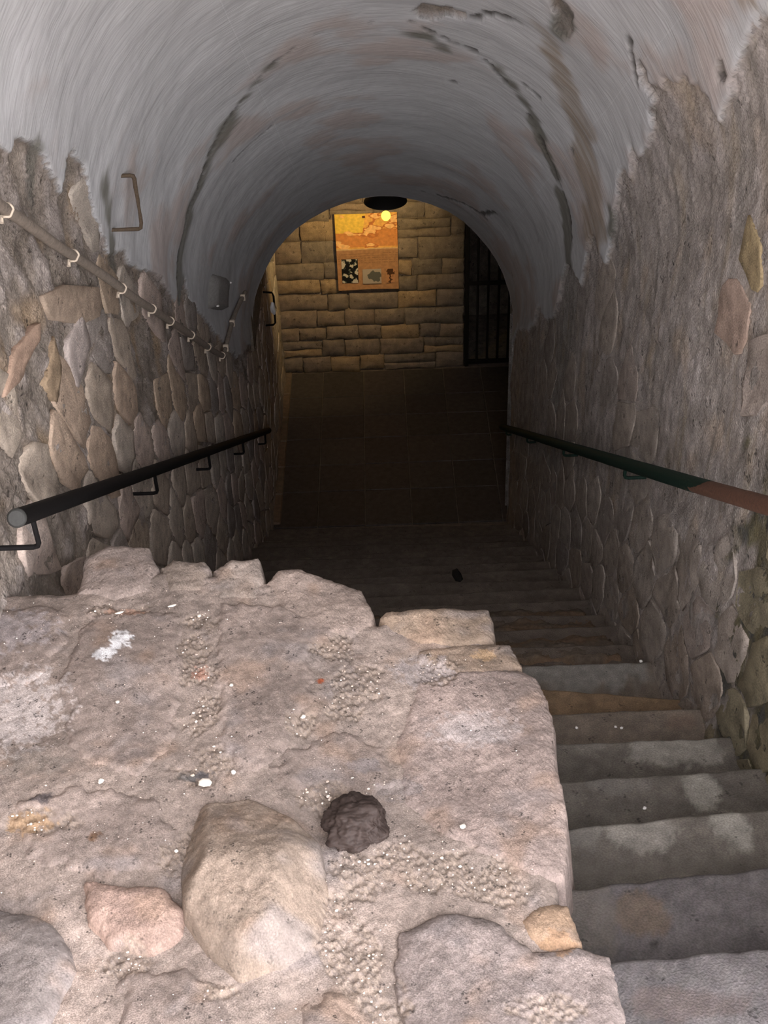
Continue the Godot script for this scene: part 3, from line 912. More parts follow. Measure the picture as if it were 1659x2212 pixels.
# ---------------------------------------------------------------- stairs
# pale and dark patches of colour on the treads: step, x, z, rx, rz, colour, strength
const TREAD_PATCH := [[0, 0.46, -1.17, 0.1, 0.03, 0.108, 0.086, 0.079, 0.8], [1, 0.476, -1.46, 0.06, 0.055, 0.137, 0.104, 0.076, 0.85], [1, 0.476, -1.394, 0.016, 0.012, 0.036, 0.032, 0.029, 1.2], [1, 0.36, -1.48, 0.05, 0.12, 0.137, 0.122, 0.104, 0.8], [2, 0.54, -1.8, 0.085, 0.05, 0.355, 0.334, 0.292, 0.8], [2, 0.74, -1.8, 0.045, 0.06, 0.376, 0.360, 0.313, 0.85], [2, 0.41, -1.8, 0.05, 0.06, 0.261, 0.246, 0.219, 0.6], [3, 0.75, -2.055, 0.045, 0.065, 0.355, 0.339, 0.292, 0.95], [3, 0.55, -2.08, 0.08, 0.03, 0.230, 0.214, 0.193, 0.6], [4, 0.78, -2.34, 0.15, 0.06, 0.344, 0.324, 0.282, 0.95], [4, 0.54, -2.375, 0.075, 0.025, 0.271, 0.251, 0.219, 0.7], [5, 0.85, -2.6, 0.05, 0.04, 0.230, 0.156, 0.115, 0.5], [7, 0.66, -3.16, 0.24, 0.1, 0.324, 0.308, 0.276, 1]]

func tread_color(n: int, x: float, z: float) -> Color:
	var base: Color
	if n <= 1: base = rgb(0.115, 0.105, 0.103)
	elif n <= 4: base = rgb(0.165, 0.148, 0.125)
	elif n == 6: base = rgb(0.30, 0.205, 0.12)
	elif n <= 7: base = rgb(0.23, 0.19, 0.15)
	else: base = rgb(0.185, 0.15, 0.12)
	var m := n_mid.get_noise_2d(x * 5.0 + n, z * 5.0)
	var f := n_fine.get_noise_2d(x * 14.0, z * 14.0)
	var k := 1.0 + 0.3 * m + (0.3 if n <= 1 else 0.12) * f
	var c := Color(base.r * k, base.g * k, base.b * k)
	for s in TREAD_PATCH:
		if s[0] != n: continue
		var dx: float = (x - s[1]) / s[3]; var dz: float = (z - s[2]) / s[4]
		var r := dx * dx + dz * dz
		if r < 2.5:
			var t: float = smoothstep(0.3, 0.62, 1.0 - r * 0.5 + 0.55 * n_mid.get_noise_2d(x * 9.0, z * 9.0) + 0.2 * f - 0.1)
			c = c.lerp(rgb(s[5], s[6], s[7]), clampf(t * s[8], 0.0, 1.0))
	return c

func skew(n: int) -> float:
	return [0.045, 0.085, 0.08, 0.04, 0.01, 0.0, -0.16, 0.0][n] if n < 8 else 0.03 * sin(n * 2.3)

func nosing_z(n: int, x: float) -> float:
	var z := -1.264 - GO * n - skew(n) * (x - 0.45)
	return z

func build_stairs() -> void:
	var t := base_node("staircase"); tag(t, "worn grey stone steps going down between the walls beneath the vault", "stairs")
	for n in 22:
		var x0 := 0.335 if n == 0 else (0.12 if n < 4 else -0.93)
		var x1 := 0.96
		var res := 0.008 if n < 5 else (0.014 if n < 9 else 0.03)
		var nx := int((x1 - x0) / res) + 1
		# profile from the back of the tread over the nosing and down the riser: [part of the way, drop]
		var prof := []
		var back := 26 if n < 5 else 10
		for k in back: prof.append([0.95 * k / back, 0.0])
		for k in 7:
			var a := PI * 0.5 * k / 6.0
			prof.append([1.0 + sin(a) * 0.014 / GO - 0.05, (1.0 - cos(a)) * 0.014])
		for k in 4: prof.append([0.999, 0.024 + 0.06 * k])
		var nv := prof.size()
		var pos := PackedVector3Array(); var col := PackedColorArray()
		for j in nv:
			for i in nx:
				var x := lerpf(x0, x1, float(i) / (nx - 1))
				var zb := nosing_z(n - 1, x) + 0.02 if n > 0 else -0.985
				var zf := nosing_z(n, x)
				if n == 21: zf = minf(zf, -7.14)
				var z := lerpf(zb, zf, prof[j][0])
				var y: float = -RISER * n - prof[j][1]
				if n == 21: pass
				var nose: float = smoothstep(0.75, 1.0, prof[j][0])
				y += 0.004 * n_mid.get_noise_3d(x * 4.0, n * 3.0, z * 4.0) + 0.0012 * n_fine.get_noise_2d(x * 9.0, z * 9.0) - 0.006 * nose * maxf(0.0, n_mid.get_noise_2d(x * 7.0 + n * 5.0, 2.0))
				z += 0.006 * nose * n_mid.get_noise_2d(x * 10.0 + n, 7.0)
				pos.append(Vector3(x, y, z))
				col.append(tread_color(n, x, z))
		put("step", sheet(nx, nv, pos, col, false), M.step, t)
	# brown earth and rubble lying over the middle steps
	var nx2 := 90; var nz2 := 70
	var p2 := PackedVector3Array(); var c2 := PackedColorArray()
	for j in nz2:
		for i in nx2:
			var x := lerpf(-0.3, 0.93, i / (nx2 - 1.0)); var z := lerpf(-3.30, -4.35, j / (nz2 - 1.0))
			var slope := 0.625 * (z + 1.264) - 0.06
			var edge := minf(minf(i, nx2 - 1 - i) / 6.0, minf(j, nz2 - 1 - j) / 8.0)
			var y := slope + 0.035 * n_mid.get_noise_2d(x * 4.0, z * 4.0) + 0.012 * n_fine.get_noise_2d(x * 4.0, z * 4.0) - 0.14 * (1.0 - clampf(edge, 0.0, 1.0)) + 0.03
			p2.append(Vector3(x, y, z))
			var b := rgb(0.27, 0.18, 0.11).lerp(rgb(0.20, 0.16, 0.12), smoothstep(-0.1, 0.4, n_mid.get_noise_2d(x * 3.0, z * 3.0)))
			c2.append(b)
	tag(put("earth_heap", sheet(nx2, nz2, p2, c2, false), M.earth), "brown earth lying over the dark steps below the ledge", "earth", "", "stuff")

# ---------------------------------------------------------------- the rough ledge in front
const OUTLINE := [[-1.0, -2.30], [-0.755, -2.30], [-0.738, -2.40], [-0.70, -2.438], [-0.61, -2.43], [-0.58, -2.35], [-0.53, -2.37], [-0.455, -2.358], [-0.438, -2.338], [-0.39, -2.368], [-0.33, -2.375], [-0.315, -2.31], [-0.29, -2.308], [-0.265, -2.328], [-0.21, -2.33], [-0.14, -2.295], [-0.085, -2.255], [-0.06, -2.195], [-0.045, -2.145], [0.0, -2.16], [0.21, -2.162], [0.213, -2.06], [0.255, -2.05], [0.265, -1.985], [0.298, -1.94], [0.306, -1.88], [0.311, -1.8], [0.303, -1.7], [0.311, -1.615], [0.302, -1.495], [0.286, -1.425], [0.283, -1.36], [0.30, -1.295], [0.34, -1.262], [0.348, -1.2], [0.35, -0.95], [-1.0, -0.95]]
const EDGE := [
	[[[-0.752, -2.28], [-0.756, -2.414], [-0.700, -2.457], [-0.600, -2.446], [-0.564, -2.360], [-0.570, -2.28], [-0.653, -2.24]], "square pink-grey block at the ledge's far left corner"],
	[[[-0.560, -2.365], [-0.534, -2.390], [-0.455, -2.375], [-0.435, -2.352], [-0.447, -2.27], [-0.536, -2.27]], ""],
	[[[-0.432, -2.351], [-0.389, -2.386], [-0.323, -2.395], [-0.308, -2.321], [-0.313, -2.24], [-0.413, -2.25]], ""],
	[[[-0.298, -2.303], [-0.273, -2.345], [-0.218, -2.350], [-0.139, -2.312], [-0.072, -2.266], [-0.051, -2.207], [-0.039, -2.156], [-0.083, -2.09], [-0.179, -2.12], [-0.267, -2.2]], ""],
	[[[-0.035, -2.159], [-0.017, -2.178], [0.110, -2.180], [0.227, -2.180], [0.228, -2.071], [0.155, -2.045], [0.052, -2.06], [-0.01, -2.11]], "square tan block jutting over the dark stair"],
	[[[0.051, -2.055], [0.156, -2.069], [0.264, -2.068], [0.279, -1.989], [0.199, -1.945], [0.109, -1.96], [0.040, -2.010]], ""],
	[[[0.048, -1.960], [0.150, -1.984], [0.271, -1.984], [0.310, -1.948], [0.320, -1.879], [0.325, -1.799], [0.317, -1.699], [0.326, -1.616], [0.317, -1.495], [0.302, -1.433], [0.265, -1.42], [0.184, -1.46], [0.084, -1.525], [0.007, -1.62], [-0.008, -1.775]], "long smooth pink-grey stone along the stair's edge"],
	[[[0.20, -1.343], [0.245, -1.378], [0.296, -1.372], [0.317, -1.297], [0.305, -1.28], [0.240, -1.272], [0.21, -1.31]], "small tan stone at the stair's edge"],
	[[[-0.009, -1.328], [0.075, -1.358], [0.172, -1.330], [0.223, -1.273], [0.313, -1.283], [0.358, -1.268], [0.363, -1.205], [0.367, -1.0], [0.02, -1.0], [-0.020, -1.228]], ""]]
const INNER := [
	[[-0.715, -2.241], [-0.494, -2.214], [-0.468, -2.072], [-0.453, -1.796], [-0.520, -1.688], [-0.671, -1.755], [-0.740, -1.969]],
	[[-0.410, -2.242], [-0.268, -2.235], [-0.115, -2.131], [-0.176, -2.058], [-0.163, -1.915], [-0.244, -1.736], [-0.324, -1.679], [-0.383, -1.818], [-0.408, -2.040]],
	[[-0.280, -1.713], [-0.208, -1.785], [-0.093, -1.831], [-0.017, -1.776], [-0.001, -1.654], [-0.074, -1.633], [-0.202, -1.639]],
	[[-0.775, -1.663], [-0.660, -1.694], [-0.487, -1.651], [-0.423, -1.569], [-0.421, -1.472], [-0.577, -1.468], [-0.723, -1.505]],
	[[-0.505, -1.281], [-0.385, -1.295], [-0.298, -1.220], [-0.276, -1.05], [-0.492, -1.05]],
	[[-0.186, -1.208], [-0.092, -1.230], [-0.061, -1.05], [-0.214, -1.05]],
	[[-0.962, -2.250], [-0.773, -2.241], [-0.726, -2.115], [-0.774, -1.985], [-0.894, -1.977]]]

func vp(a: Array) -> PackedVector2Array:
	var r := PackedVector2Array()
	for q in a: r.append(V(q[0], q[1]))
	return r

func soft_min(a: float, b: float) -> float:
	var k := 0.014
	var h := clampf(0.5 + 0.5 * (b - a) / k, 0.0, 1.0)
	return lerpf(b, a, h) - k * h * (1.0 - h)

func facet_rock(x0: float, z0: float) -> float:    # height of the big angular stone
	var x := x0 + 0.006 * n_mid.get_noise_2d(x0 * 8.0, z0 * 8.0); var z := z0 + 0.006 * n_mid.get_noise_2d(x0 * 8.0 + 9.0, z0 * 8.0)
	var h := 0.10
	h = soft_min(h, 0.012 + 0.42 * (z + 1.625))                       # long back slope
	h = soft_min(h, 0.082 + 0.10 * (x + 0.29) - 0.25 * (z + 1.42))      # bright face that looks at the viewer
	h = soft_min(h, 0.062 - 1.05 * (z + 1.305) - 0.35 * (x + 0.27))     # front
	h = soft_min(h, 0.055 - 0.9 * (z + 1.315) + 0.75 * (x + 0.31))
	h = soft_min(h, 0.015 + 1.5 * (x + 0.405) + 0.2 * (z + 1.42))        # left face
	h = soft_min(h, 0.010 - 1.0 * (x + 0.15) - 0.2 * (z + 1.4))         # right face
	h = soft_min(h, 0.02 - 0.75 * (x + 0.18) + 0.45 * (z + 1.56))
	return h + 0.003 * n_mid.get_noise_2d(x0 * 14.0, z0 * 14.0)

func build_ledge() -> void:
	var L := base_node("rubble_ledge"); tag(L, "pale pinkish rough stone ledge of mortared rubble beside the stairs", "ledge")
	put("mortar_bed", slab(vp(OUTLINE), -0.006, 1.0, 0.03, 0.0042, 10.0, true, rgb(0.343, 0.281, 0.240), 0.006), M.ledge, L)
	var tints := [rgb(0.343, 0.281, 0.245), rgb(0.311, 0.254, 0.210), rgb(0.329, 0.276, 0.236), rgb(0.338, 0.272, 0.231), rgb(0.356, 0.272, 0.201), rgb(0.356, 0.272, 0.205), rgb(0.361, 0.289, 0.254), rgb(0.356, 0.249, 0.166), rgb(0.262, 0.218, 0.198)]  # the last, nearest stone is greyer, with some shade put into its tint
	for i in EDGE.size():
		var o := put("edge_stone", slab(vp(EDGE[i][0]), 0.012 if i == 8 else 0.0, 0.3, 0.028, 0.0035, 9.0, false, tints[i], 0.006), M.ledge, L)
		if EDGE[i][1]: tag(o, EDGE[i][1])
	for i in INNER.size():
		var k := rng.randf_range(0.95, 1.05) * (0.8 if i in [4, 5] else 1.0)  # the two nearest: greyer stone, darkened further in place of soft shade
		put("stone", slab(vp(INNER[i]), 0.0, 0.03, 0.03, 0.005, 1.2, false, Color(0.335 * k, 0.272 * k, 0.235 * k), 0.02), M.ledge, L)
	var o := put("stone", slab(poly([V(-0.587, -1.453), V(-0.512, -1.440), V(-0.442, -1.427), V(-0.398, -1.381), V(-0.406, -1.333), V(-0.444, -1.311), V(-0.520, -1.323), V(-0.565, -1.373)]), 0.022, 0.06, 0.03, 0.0035, 2.5, false, rgb(0.410, 0.294, 0.240), 0.006), M.ledge, L)
	tag(o, "reddish stone set beside the big angular rock")
	o = put("stone", slab(poly([V(-0.95, -1.42), V(-0.769, -1.403), V(-0.668, -1.386), V(-0.614, -1.341), V(-0.581, -1.275), V(-0.593, -1.231), V(-0.612, -1.147), V(-0.66, -1.0), V(-0.95, -1.0)]), 0.03, 0.08, 0.05, 0.004, 2.2, false, rgb(0.232, 0.203, 0.188), 0.004), M.ledge, L)  # grey stone, its tint also deepened for the shade near the viewer
	tag(o, "smooth grey rounded stone at the near left corner")
	# the big angular rock
	var ox := PackedVector2Array([V(-0.427, -1.558), V(-0.391, -1.607), V(-0.293, -1.625), V(-0.199, -1.560), V(-0.154, -1.514), V(-0.133, -1.400), V(-0.149, -1.314), V(-0.204, -1.261), V(-0.250, -1.219), V(-0.283, -1.233), V(-0.344, -1.294), V(-0.388, -1.366), V(-0.410, -1.451)])
	o = put("angular_rock", slab(ox, 0.0, 0.05, 0.006, 0.0035, 5.0, false, rgb(0.295, 0.232, 0.181), 0.003, true), M.ledge)
	tag(o, "big angular tan rock bulging from the ledge in the foreground", "rock")
	# the lump of slag
	var sp := SphereMesh.new(); sp.radius = 0.05; sp.height = 0.1; sp.radial_segments = 110; sp.rings = 60
	var arr := sp.get_mesh_arrays()
	var vs: PackedVector3Array = arr[Mesh.ARRAY_VERTEX]
	for i in vs.size():
		var d := vs[i].normalized()
		var r := 1.0 + 0.28 * n_low.get_noise_3dv(d * 1.5 + Vector3(3, 1, 2)) + 0.10 * n_fine.get_noise_3dv(d * 0.5) + 0.07 * n_fine.get_noise_3dv(d * 1.6)
		vs[i] = Vector3(d.x, d.z, d.y) * r * Vector3(0.061, 0.042, 0.058)
	var st := new_st()
	arr[Mesh.ARRAY_VERTEX] = vs
	var am := ArrayMesh.new(); am.add_surface_from_arrays(Mesh.PRIMITIVE_TRIANGLES, arr)
	st.create_from(am, 0); st.generate_normals(); st.generate_tangents()
	o = put("slag_lump", st.commit(), M.slag)
	o.position = Vector3(-0.084, 0.006, -1.562); o.rotation = Vector3(0.0, 0.6, 0.0)
	tag(o, "dark brown rough lump of slag set in the ledge", "slag")

# ---------------------------------------------------------------- handrails
func bracket(parent: Node3D, at: Vector3, wall_x: float, drop: float, m: Material) -> void:
	var path := PackedVector3Array([at, at + Vector3(0, -drop + 0.012, 0), at + Vector3(signf(wall_x) * 0.004, -drop + 0.003, 0), at + Vector3(signf(wall_x) * 0.014, -drop, 0), Vector3(wall_x, at.y - drop, at.z)])
	var r := PackedFloat32Array(); r.resize(path.size()); r.fill(0.0065)
	put("bracket", tube(path, r, 8), m, parent)

func build_rails() -> void:
	var a := base_node("handrail")
	tag(a, "black iron pipe handrail on the left wall above the ledge", "handrail")
	var p := PackedVector3Array(); var r := PackedFloat32Array()
	for i in 60:
		var t := i / 59.0
		p.append(Vector3(-0.82, 0.275, -2.215).lerp(Vector3(-0.815, -2.90, -7.29), t)); r.append(0.0215)
	put("pipe", tube(p, r, 18, 0.05), M.black_paint, a)
	var d := (p[0] - p[1]).normalized()
	var cp := put("end_cap", tube(PackedVector3Array([p[0] - d * 0.001, p[0] + d * 0.004, p[0] + d * 0.007]), PackedFloat32Array([0.0222, 0.0218, 0.017]), 18), M.cap, a)
	tag(cp, "worn grey pipe end")
	for z in [-2.31, -3.62, -4.78, -5.97, -7.1]:
		var y: float = 0.275 + 0.6257 * (z + 2.215)
		bracket(a, Vector3(-0.82, y - 0.015, z), -half_w(z) - 0.02, 0.085, M.black_paint)
	var b := base_node("handrail")
	tag(b, "dark green pipe handrail on the right wall with rust-brown upper end", "handrail")
	p = PackedVector3Array(); r = PackedFloat32Array()
	for i in 60:
		var t := i / 59.0
		p.append(Vector3(0.84, -0.115, -2.772).lerp(Vector3(0.828, -3.08, -7.5), t)); r.append(0.0228)
	put("pipe", tube(p, r, 20, 0.04), M.green_paint, b)
	# a tongue of the green paint runs on over the top of the bare pipe
	var ax := (p[0] - p[1]).normalized()
	var up := ax.cross(Vector3.RIGHT).normalized()
	if up.y < 0.0: up = -up
	var pos := PackedVector3Array()
	for j in 16:
		for i in 13:
			var t := j / 15.0
			var wide := 1.9 * sqrt(maxf(0.0, 1.0 - t * t)) * (1.0 + 0.15 * n_fine.get_noise_1d(t * 2.0))
			var an := lerpf(-wide, wide * 0.9, i / 12.0)
			pos.append(p[0] + ax * (0.17 * t - 0.004) + (up * cos(an) - Vector3.RIGHT * sin(an)) * 0.0229)
	put("paint_tongue", sheet(13, 16, pos, PackedColorArray(), true), M.green_paint, b)
	var up_p := PackedVector3Array(); var up_r := PackedFloat32Array()
	for i in 24:
		up_p.append(Vector3(0.84, 0.43, -1.91).lerp(Vector3(0.84, -0.19, -2.89), i / 23.0)); up_r.append(0.0220)
	tag(put("bare_section", tube(up_p, up_r, 18, 0.06), M.rust, b), "rust-brown bare pipe")
	for z in [-3.6, -4.9, -6.2, -7.3]:
		var y: float = 0.238 + 0.6265 * (z + 2.216)
		bracket(b, Vector3(0.835, y - 0.015, z), half_w(z) + 0.02, 0.05, M.green_paint)

# ---------------------------------------------------------------- things on the left wall
func wall_x(z: float, h: float) -> float: return vault_at(z, h, 0.022).x

func build_wall_fittings() -> void:
	# conduit held by twine
	var c := base_node("conduit_pipe")
	tag(c, "dusty brown conduit pipe slanting down the left wall, tied with pale clips", "pipe")
	var p := PackedVector3Array(); var r := PackedFloat32Array()
	var a := Vector2(-2.3, 1.10); var b := Vector2(-5.824, -1.449)
	for i in 40:
		var q := a.lerp(b, i / 39.0)
		var bow := 0.012 * n_low.get_noise_1d(q.x * 1.5)
		p.append(Vector3(wall_x(q.x, q.y - base_y(q.x)) + 0.022, q.y + bow, q.x)); r.append(0.0145)
	put("pipe", tube(p, r, 14, 0.08), M.conduit, c)
	for z in [-2.79, -3.29, -3.80, -4.22, -4.53, -4.95, -5.35, -5.76]:
		var t: float = (z - a.x) / (b.x - a.x)
		var q := p[int(t * 39.0)].lerp(p[mini(int(t * 39.0) + 1, 39)], fposmod(t * 39.0, 1.0))
		var dirn := (p[10] - p[9]).normalized()
		var u := dirn.cross(Vector3.RIGHT).normalized(); var w := Vector3.RIGHT
		var ring := PackedVector3Array(); var rr := PackedFloat32Array()
		for k in 13:
			var an := -0.55 * PI + 1.3 * PI * k / 12.0
			ring.append(q + (u * sin(an) + w * cos(an)) * 0.0165 + dirn * 0.004 * sin(k * 1.7)); rr.append(0.0032 if k < 11 else 0.005)
		var low := -u if u.y > 0.0 else u
		ring.append(q + low * 0.03 - w * 0.012); rr.append(0.006)
		put("clip", tube(ring, rr, 6, 0.3), M.twine, c)
	p = PackedVector3Array(); r = PackedFloat32Array()
	for i in 20:
		var t := i / 19.0
		var z := lerpf(-5.824, -6.784, t); var y := lerpf(-1.449, -1.571, t)
		p.append(Vector3(wall_x(z, y - base_y(z)) + 0.016, y, z)); r.append(0.0125)
	put("branch", tube(p, r, 10, 0.06), M.conduit, c)
	for z in [-5.95, -6.3, -6.7]:
		var t: float = (z + 5.824) / -0.96
		var y := lerpf(-1.449, -1.571, t)
		var st := new_st(); box_into(st, Vector3(wall_x(z, y - base_y(z)) + 0.018, y, z), Vector3(0.03, 0.04, 0.02), 0.004)
		put("clip", done(st), M.twine, c)
	# iron staple
	var s := base_node("iron_staple"); tag(s, "rusty bent iron staple sticking out of the plaster above the conduit", "staple")
	var zt := -3.87; var x0 := vault_at(zt, 1.99, 0.0).x
	var top := Vector3(x0 - 0.01, 0.375, zt); var bot := Vector3(vault_at(zt, 1.84, 0.0).x - 0.01, 0.19, zt + 0.0)
	var ox := -0.778
	p = PackedVector3Array([top, Vector3(ox - 0.012, top.y, zt), Vector3(ox - 0.003, top.y - 0.003, zt), Vector3(ox, top.y - 0.014, zt)])
	for k in 8: p.append(Vector3(ox, lerpf(top.y - 0.02, bot.y + 0.02, k / 7.0), zt))
	p.append_array(PackedVector3Array([Vector3(ox - 0.003, bot.y + 0.003, zt), Vector3(ox - 0.012, bot.y, zt), bot]))
	r = PackedFloat32Array(); r.resize(p.size()); r.fill(0.0062)
	put("bar", tube(p, r, 9, 0.5), M.rust_dark, s)
	# small cover plate
	var pc := base_node("cover_plate"); tag(pc, "small square painted cover plate on the left wall above the conduit's elbow", "plate")
	var z0 := -5.68; var z1 := -6.2
	var n := 8
	var pos := PackedVector3Array()
	for j in n:
		for i in n:
			var z := lerpf(z0, z1, i / (n - 1.0)); var pr := lerpf(1.67, 1.875, j / (n - 1.0)) + 0.03 * (i / (n - 1.0))
			var rim := i == 0 or j == 0 or i == n - 1 or j == n - 1
			pos.append(vault_at(z, pr, 0.0 if rim else 0.05))
	put("cover", sheet(n, n, pos, PackedColorArray(), true), M.plate, pc)
	for q in [V(-5.76, 1.70), V(-6.12, 1.87)]:
		var sp := SphereMesh.new(); sp.radius = 0.008; sp.height = 0.01; sp.radial_segments = 10; sp.rings = 5
		var o := put("screw", sp, M.white_chip, pc); o.position = vault_at(q.x, q.y, 0.052)
	# hook on the lamp-lit wall beyond the vault
	var hk := base_node("wall_hook"); tag(hk, "black iron hook with a white insulator on the lamp-lit left wall", "hook")
	p = PackedVector3Array([Vector3(-0.90, -2.36, -8.3), Vector3(-0.80, -2.37, -8.3), Vector3(-0.79, -2.40, -8.3), Vector3(-0.795, -2.62, -8.3), Vector3(-0.81, -2.635, -8.3), Vector3(-0.90, -2.64, -8.3)])
	r = PackedFloat32Array([0.008, 0.008, 0.008, 0.008, 0.008, 0.008])
	put("bar", tube(p, r, 8), M.iron, hk)
	put("insulator", tube(PackedVector3Array([Vector3(-0.80, -2.45, -8.3), Vector3(-0.805, -2.48, -8.28), Vector3(-0.80, -2.51, -8.28), Vector3(-0.797, -2.54, -8.3)]), PackedFloat32Array([0.012, 0.02, 0.02, 0.012]), 10), M.white_chip, hk)

# ---------------------------------------------------------------- lamp, poster, gate
func build_lamp() -> void:
	var at := Vector3(0.05, -1.80, -8.55)
	var l := base_node("pendant_lamp", at); tag(l, "dark shallow-shaded hanging lamp with a glowing yellow bulb", "lamp")
	put("shade", lathe(PackedVector2Array([V(0.012, 0.075), V(0.03, 0.07), V(0.05, 0.055), V(0.10, 0.035), V(0.152, 0.002), V(0.157, -0.004), V(0.150, -0.002), V(0.10, 0.027), V(0.05, 0.045), V(0.012, 0.05)])), M.shade, l)
	put("socket", lathe(PackedVector2Array([V(0.001, 0.02), V(0.022, 0.02), V(0.022, -0.07), V(0.001, -0.07)]), 20), M.iron, l)
	put("cable", tube(PackedVector3Array([Vector3(0, 0.06, 0), Vector3(0, 0.3, 0), Vector3(0, 0.56, 0)]), PackedFloat32Array([0.006, 0.004, 0.004]), 8), M.iron, l)
	var bm := StandardMaterial3D.new()
	bm.albedo_color = Color(1.0, 0.85, 0.45); bm.emission_enabled = true; bm.emission = Color(1.0, 0.78, 0.28); bm.emission_energy_multiplier = 0.25
	var sp := SphereMesh.new(); sp.radius = 0.034; sp.height = 0.074; sp.radial_segments = 24; sp.rings = 14
	var b := put("bulb", sp, bm, l); b.position = Vector3(0, -0.102, 0.03)
	# a reflector bulb, turned to the notice
	var o := SpotLight3D.new(); o.name = "bulb_light"; l.add_child(o); o.position = Vector3(0, -0.102, 0.03)
	o.look_at_from_position(o.global_position, Vector3(-0.35, -2.45, -9.6), Vector3.UP)
	o.light_color = Color(1.0, 0.86, 0.60); o.light_energy = 0.12; o.light_size = 0.034; o.spot_range = 8.0; o.spot_attenuation = 2.0
	o.spot_angle = 54.0; o.spot_angle_attenuation = 1.0; o.shadow_enabled = true

func build_poster() -> void:
	var p := base_node("notice_board", Vector3(-0.107, -2.69, Z_BACK + 0.03)); tag(p, "orange-lit paper notice with three pictures hanging on the back wall", "poster")
	var w := 256; var h := 346
	var im := Image.create_empty(w, h, false, Image.FORMAT_RGB8)
	var a := make_noise(91, 0.012, 3); var b := make_noise(92, 0.05, 2)
	for y in h:
		for x in w:
			var v := float(y) / h
			var c := Color(0.62, 0.46, 0.32)
			if v < 0.44:
				c = Color(0.80, 0.60, 0.30)
				var e := a.get_noise_2d(x * 0.8, y * 1.6)
				if v > 0.2 + 0.1 * e and v < 0.42: c = Color(0.72, 0.47, 0.24)
				if e > 0.12 and x > 90: c = Color(0.66, 0.40, 0.20)
				if e > 0.3: c = Color(0.85, 0.66, 0.42)
				if v < 0.24 and x < 120 - 60.0 * (v - 0.1) and e < 0.25: c = Color(0.82, 0.68, 0.28)
			elif v < 0.455: c = Color(0.75, 0.62, 0.45)
			elif v > 0.5 and v < 0.66:
				if y % 11 < 2 and b.get_noise_2d(x * 2.0, y * 0.3) > -0.2: c = Color(0.5, 0.36, 0.24)
			var k := 1.08 + 0.1 * b.get_noise_2d(x, y)
			im.set_pixel(x, y, Color(c.r * k, c.g * k, c.b * k))
	for x in range(113, 125):
		for y in range(10, 20): im.set_pixel(x, y, Color(0.3, 0.15, 0.08))
	var m := StandardMaterial3D.new(); m.albedo_texture = ImageTexture.create_from_image(im); m.roughness = 0.55
	# the sheet: slightly bowed, folded across at 45 % of its height
	var nx := 12; var ny := 24
	var pos := PackedVector3Array(); var uv := PackedVector2Array()
	for j in ny:
		for i in nx:
			var u := i / (nx - 1.0); var v := j / (ny - 1.0)
			pos.append(Vector3((u - 0.5) * 0.506, 0.342 - 0.684 * v - 0.012 * u * 0.0, 0.006 + 0.012 * exp(-pow((v - 0.45) * 9.0, 2.0)) + 0.006 * sin(u * 5.0 + v * 2.0)))
			uv.append(V(u, v))
	put("sheet", sheet(nx, ny, pos, PackedColorArray(), true, uv), m, p)
	var pics := [[-0.256, -2.8515, 0.136, 0.217], [-0.0745, -2.905, 0.155, 0.134], [0.08, -2.905, 0.07, 0.127]]
	for k in 3:
		var q: Array = pics[k]
		var pw := 64; var ph := int(64.0 * q[3] / q[2])
		var pi := Image.create_empty(pw, ph, false, Image.FORMAT_RGB8)
		var pn := make_noise(200 + k, 0.035, 3)
		for y in ph:
			for x in pw:
				var e := pn.get_noise_2d(x, y)
				var c: Color
				if k == 0: c = Color(0.05, 0.05, 0.05) if e < 0.02 else (Color(0.75, 0.72, 0.66) if e > 0.16 else Color(0.3, 0.33, 0.3))
				elif k == 1:
					var dx := (x - 42.0) / 22.0; var dy := (y - ph * 0.5) / (ph * 0.38)
					c = Color(0.66, 0.61, 0.55) if dx * dx + dy * dy + e * 1.2 > 1.0 else Color(0.36, 0.36, 0.33)
				else:
					var half := 26.0 if y < ph * 0.4 else 9.0
					c = Color(0.30, 0.19, 0.11) if absf(x - 30.0 + 20.0 * e) < half else Color(0.72, 0.52, 0.36)
				pi.set_pixel(x, y, c)
		var pm := StandardMaterial3D.new(); pm.albedo_texture = ImageTexture.create_from_image(pi); pm.roughness = 0.5
		var pp := PackedVector3Array([Vector3(-q[2], q[3], 0) * 0.5, Vector3(q[2], q[3], 0) * 0.5, Vector3(-q[2], -q[3], 0) * 0.5, Vector3(q[2], -q[3], 0) * 0.5])
		var o := put("picture", sheet(2, 2, pp, PackedColorArray(), true, PackedVector2Array([V(0, 0), V(1, 0), V(0, 1), V(1, 1)])), pm, p)
		o.position = Vector3(q[0] + 0.107, q[1] + 2.69, 0.018)

func build_gate() -> void:
	var g := base_node("barred_gate"); tag(g, "dark iron barred gate in the opening right of the notice", "gate")
	var st := new_st()
	for x in [0.725, 1.25]: box_into(st, Vector3(x, -3.0, Z_BACK - 0.02), Vector3(0.035, 1.68, 0.03), 0.003)
	for y in [-2.2, -3.80]: box_into(st, Vector3(0.987, y, Z_BACK - 0.02), Vector3(0.5, 0.035, 0.03), 0.003)
	put("frame", done(st), M.iron, g)
	for x in [0.815, 0.905, 0.995, 1.085, 1.165]:
		put("bar", tube(PackedVector3Array([Vector3(x, -3.79, Z_BACK - 0.02), Vector3(x, -2.21, Z_BACK - 0.02)]), PackedFloat32Array([0.011, 0.011]), 10), M.iron, g)
	st = new_st(); box_into(st, Vector3(0.987, -3.03, Z_BACK - 0.005), Vector3(0.5, 0.04, 0.012), 0.002)
	put("rail", done(st), M.iron, g)

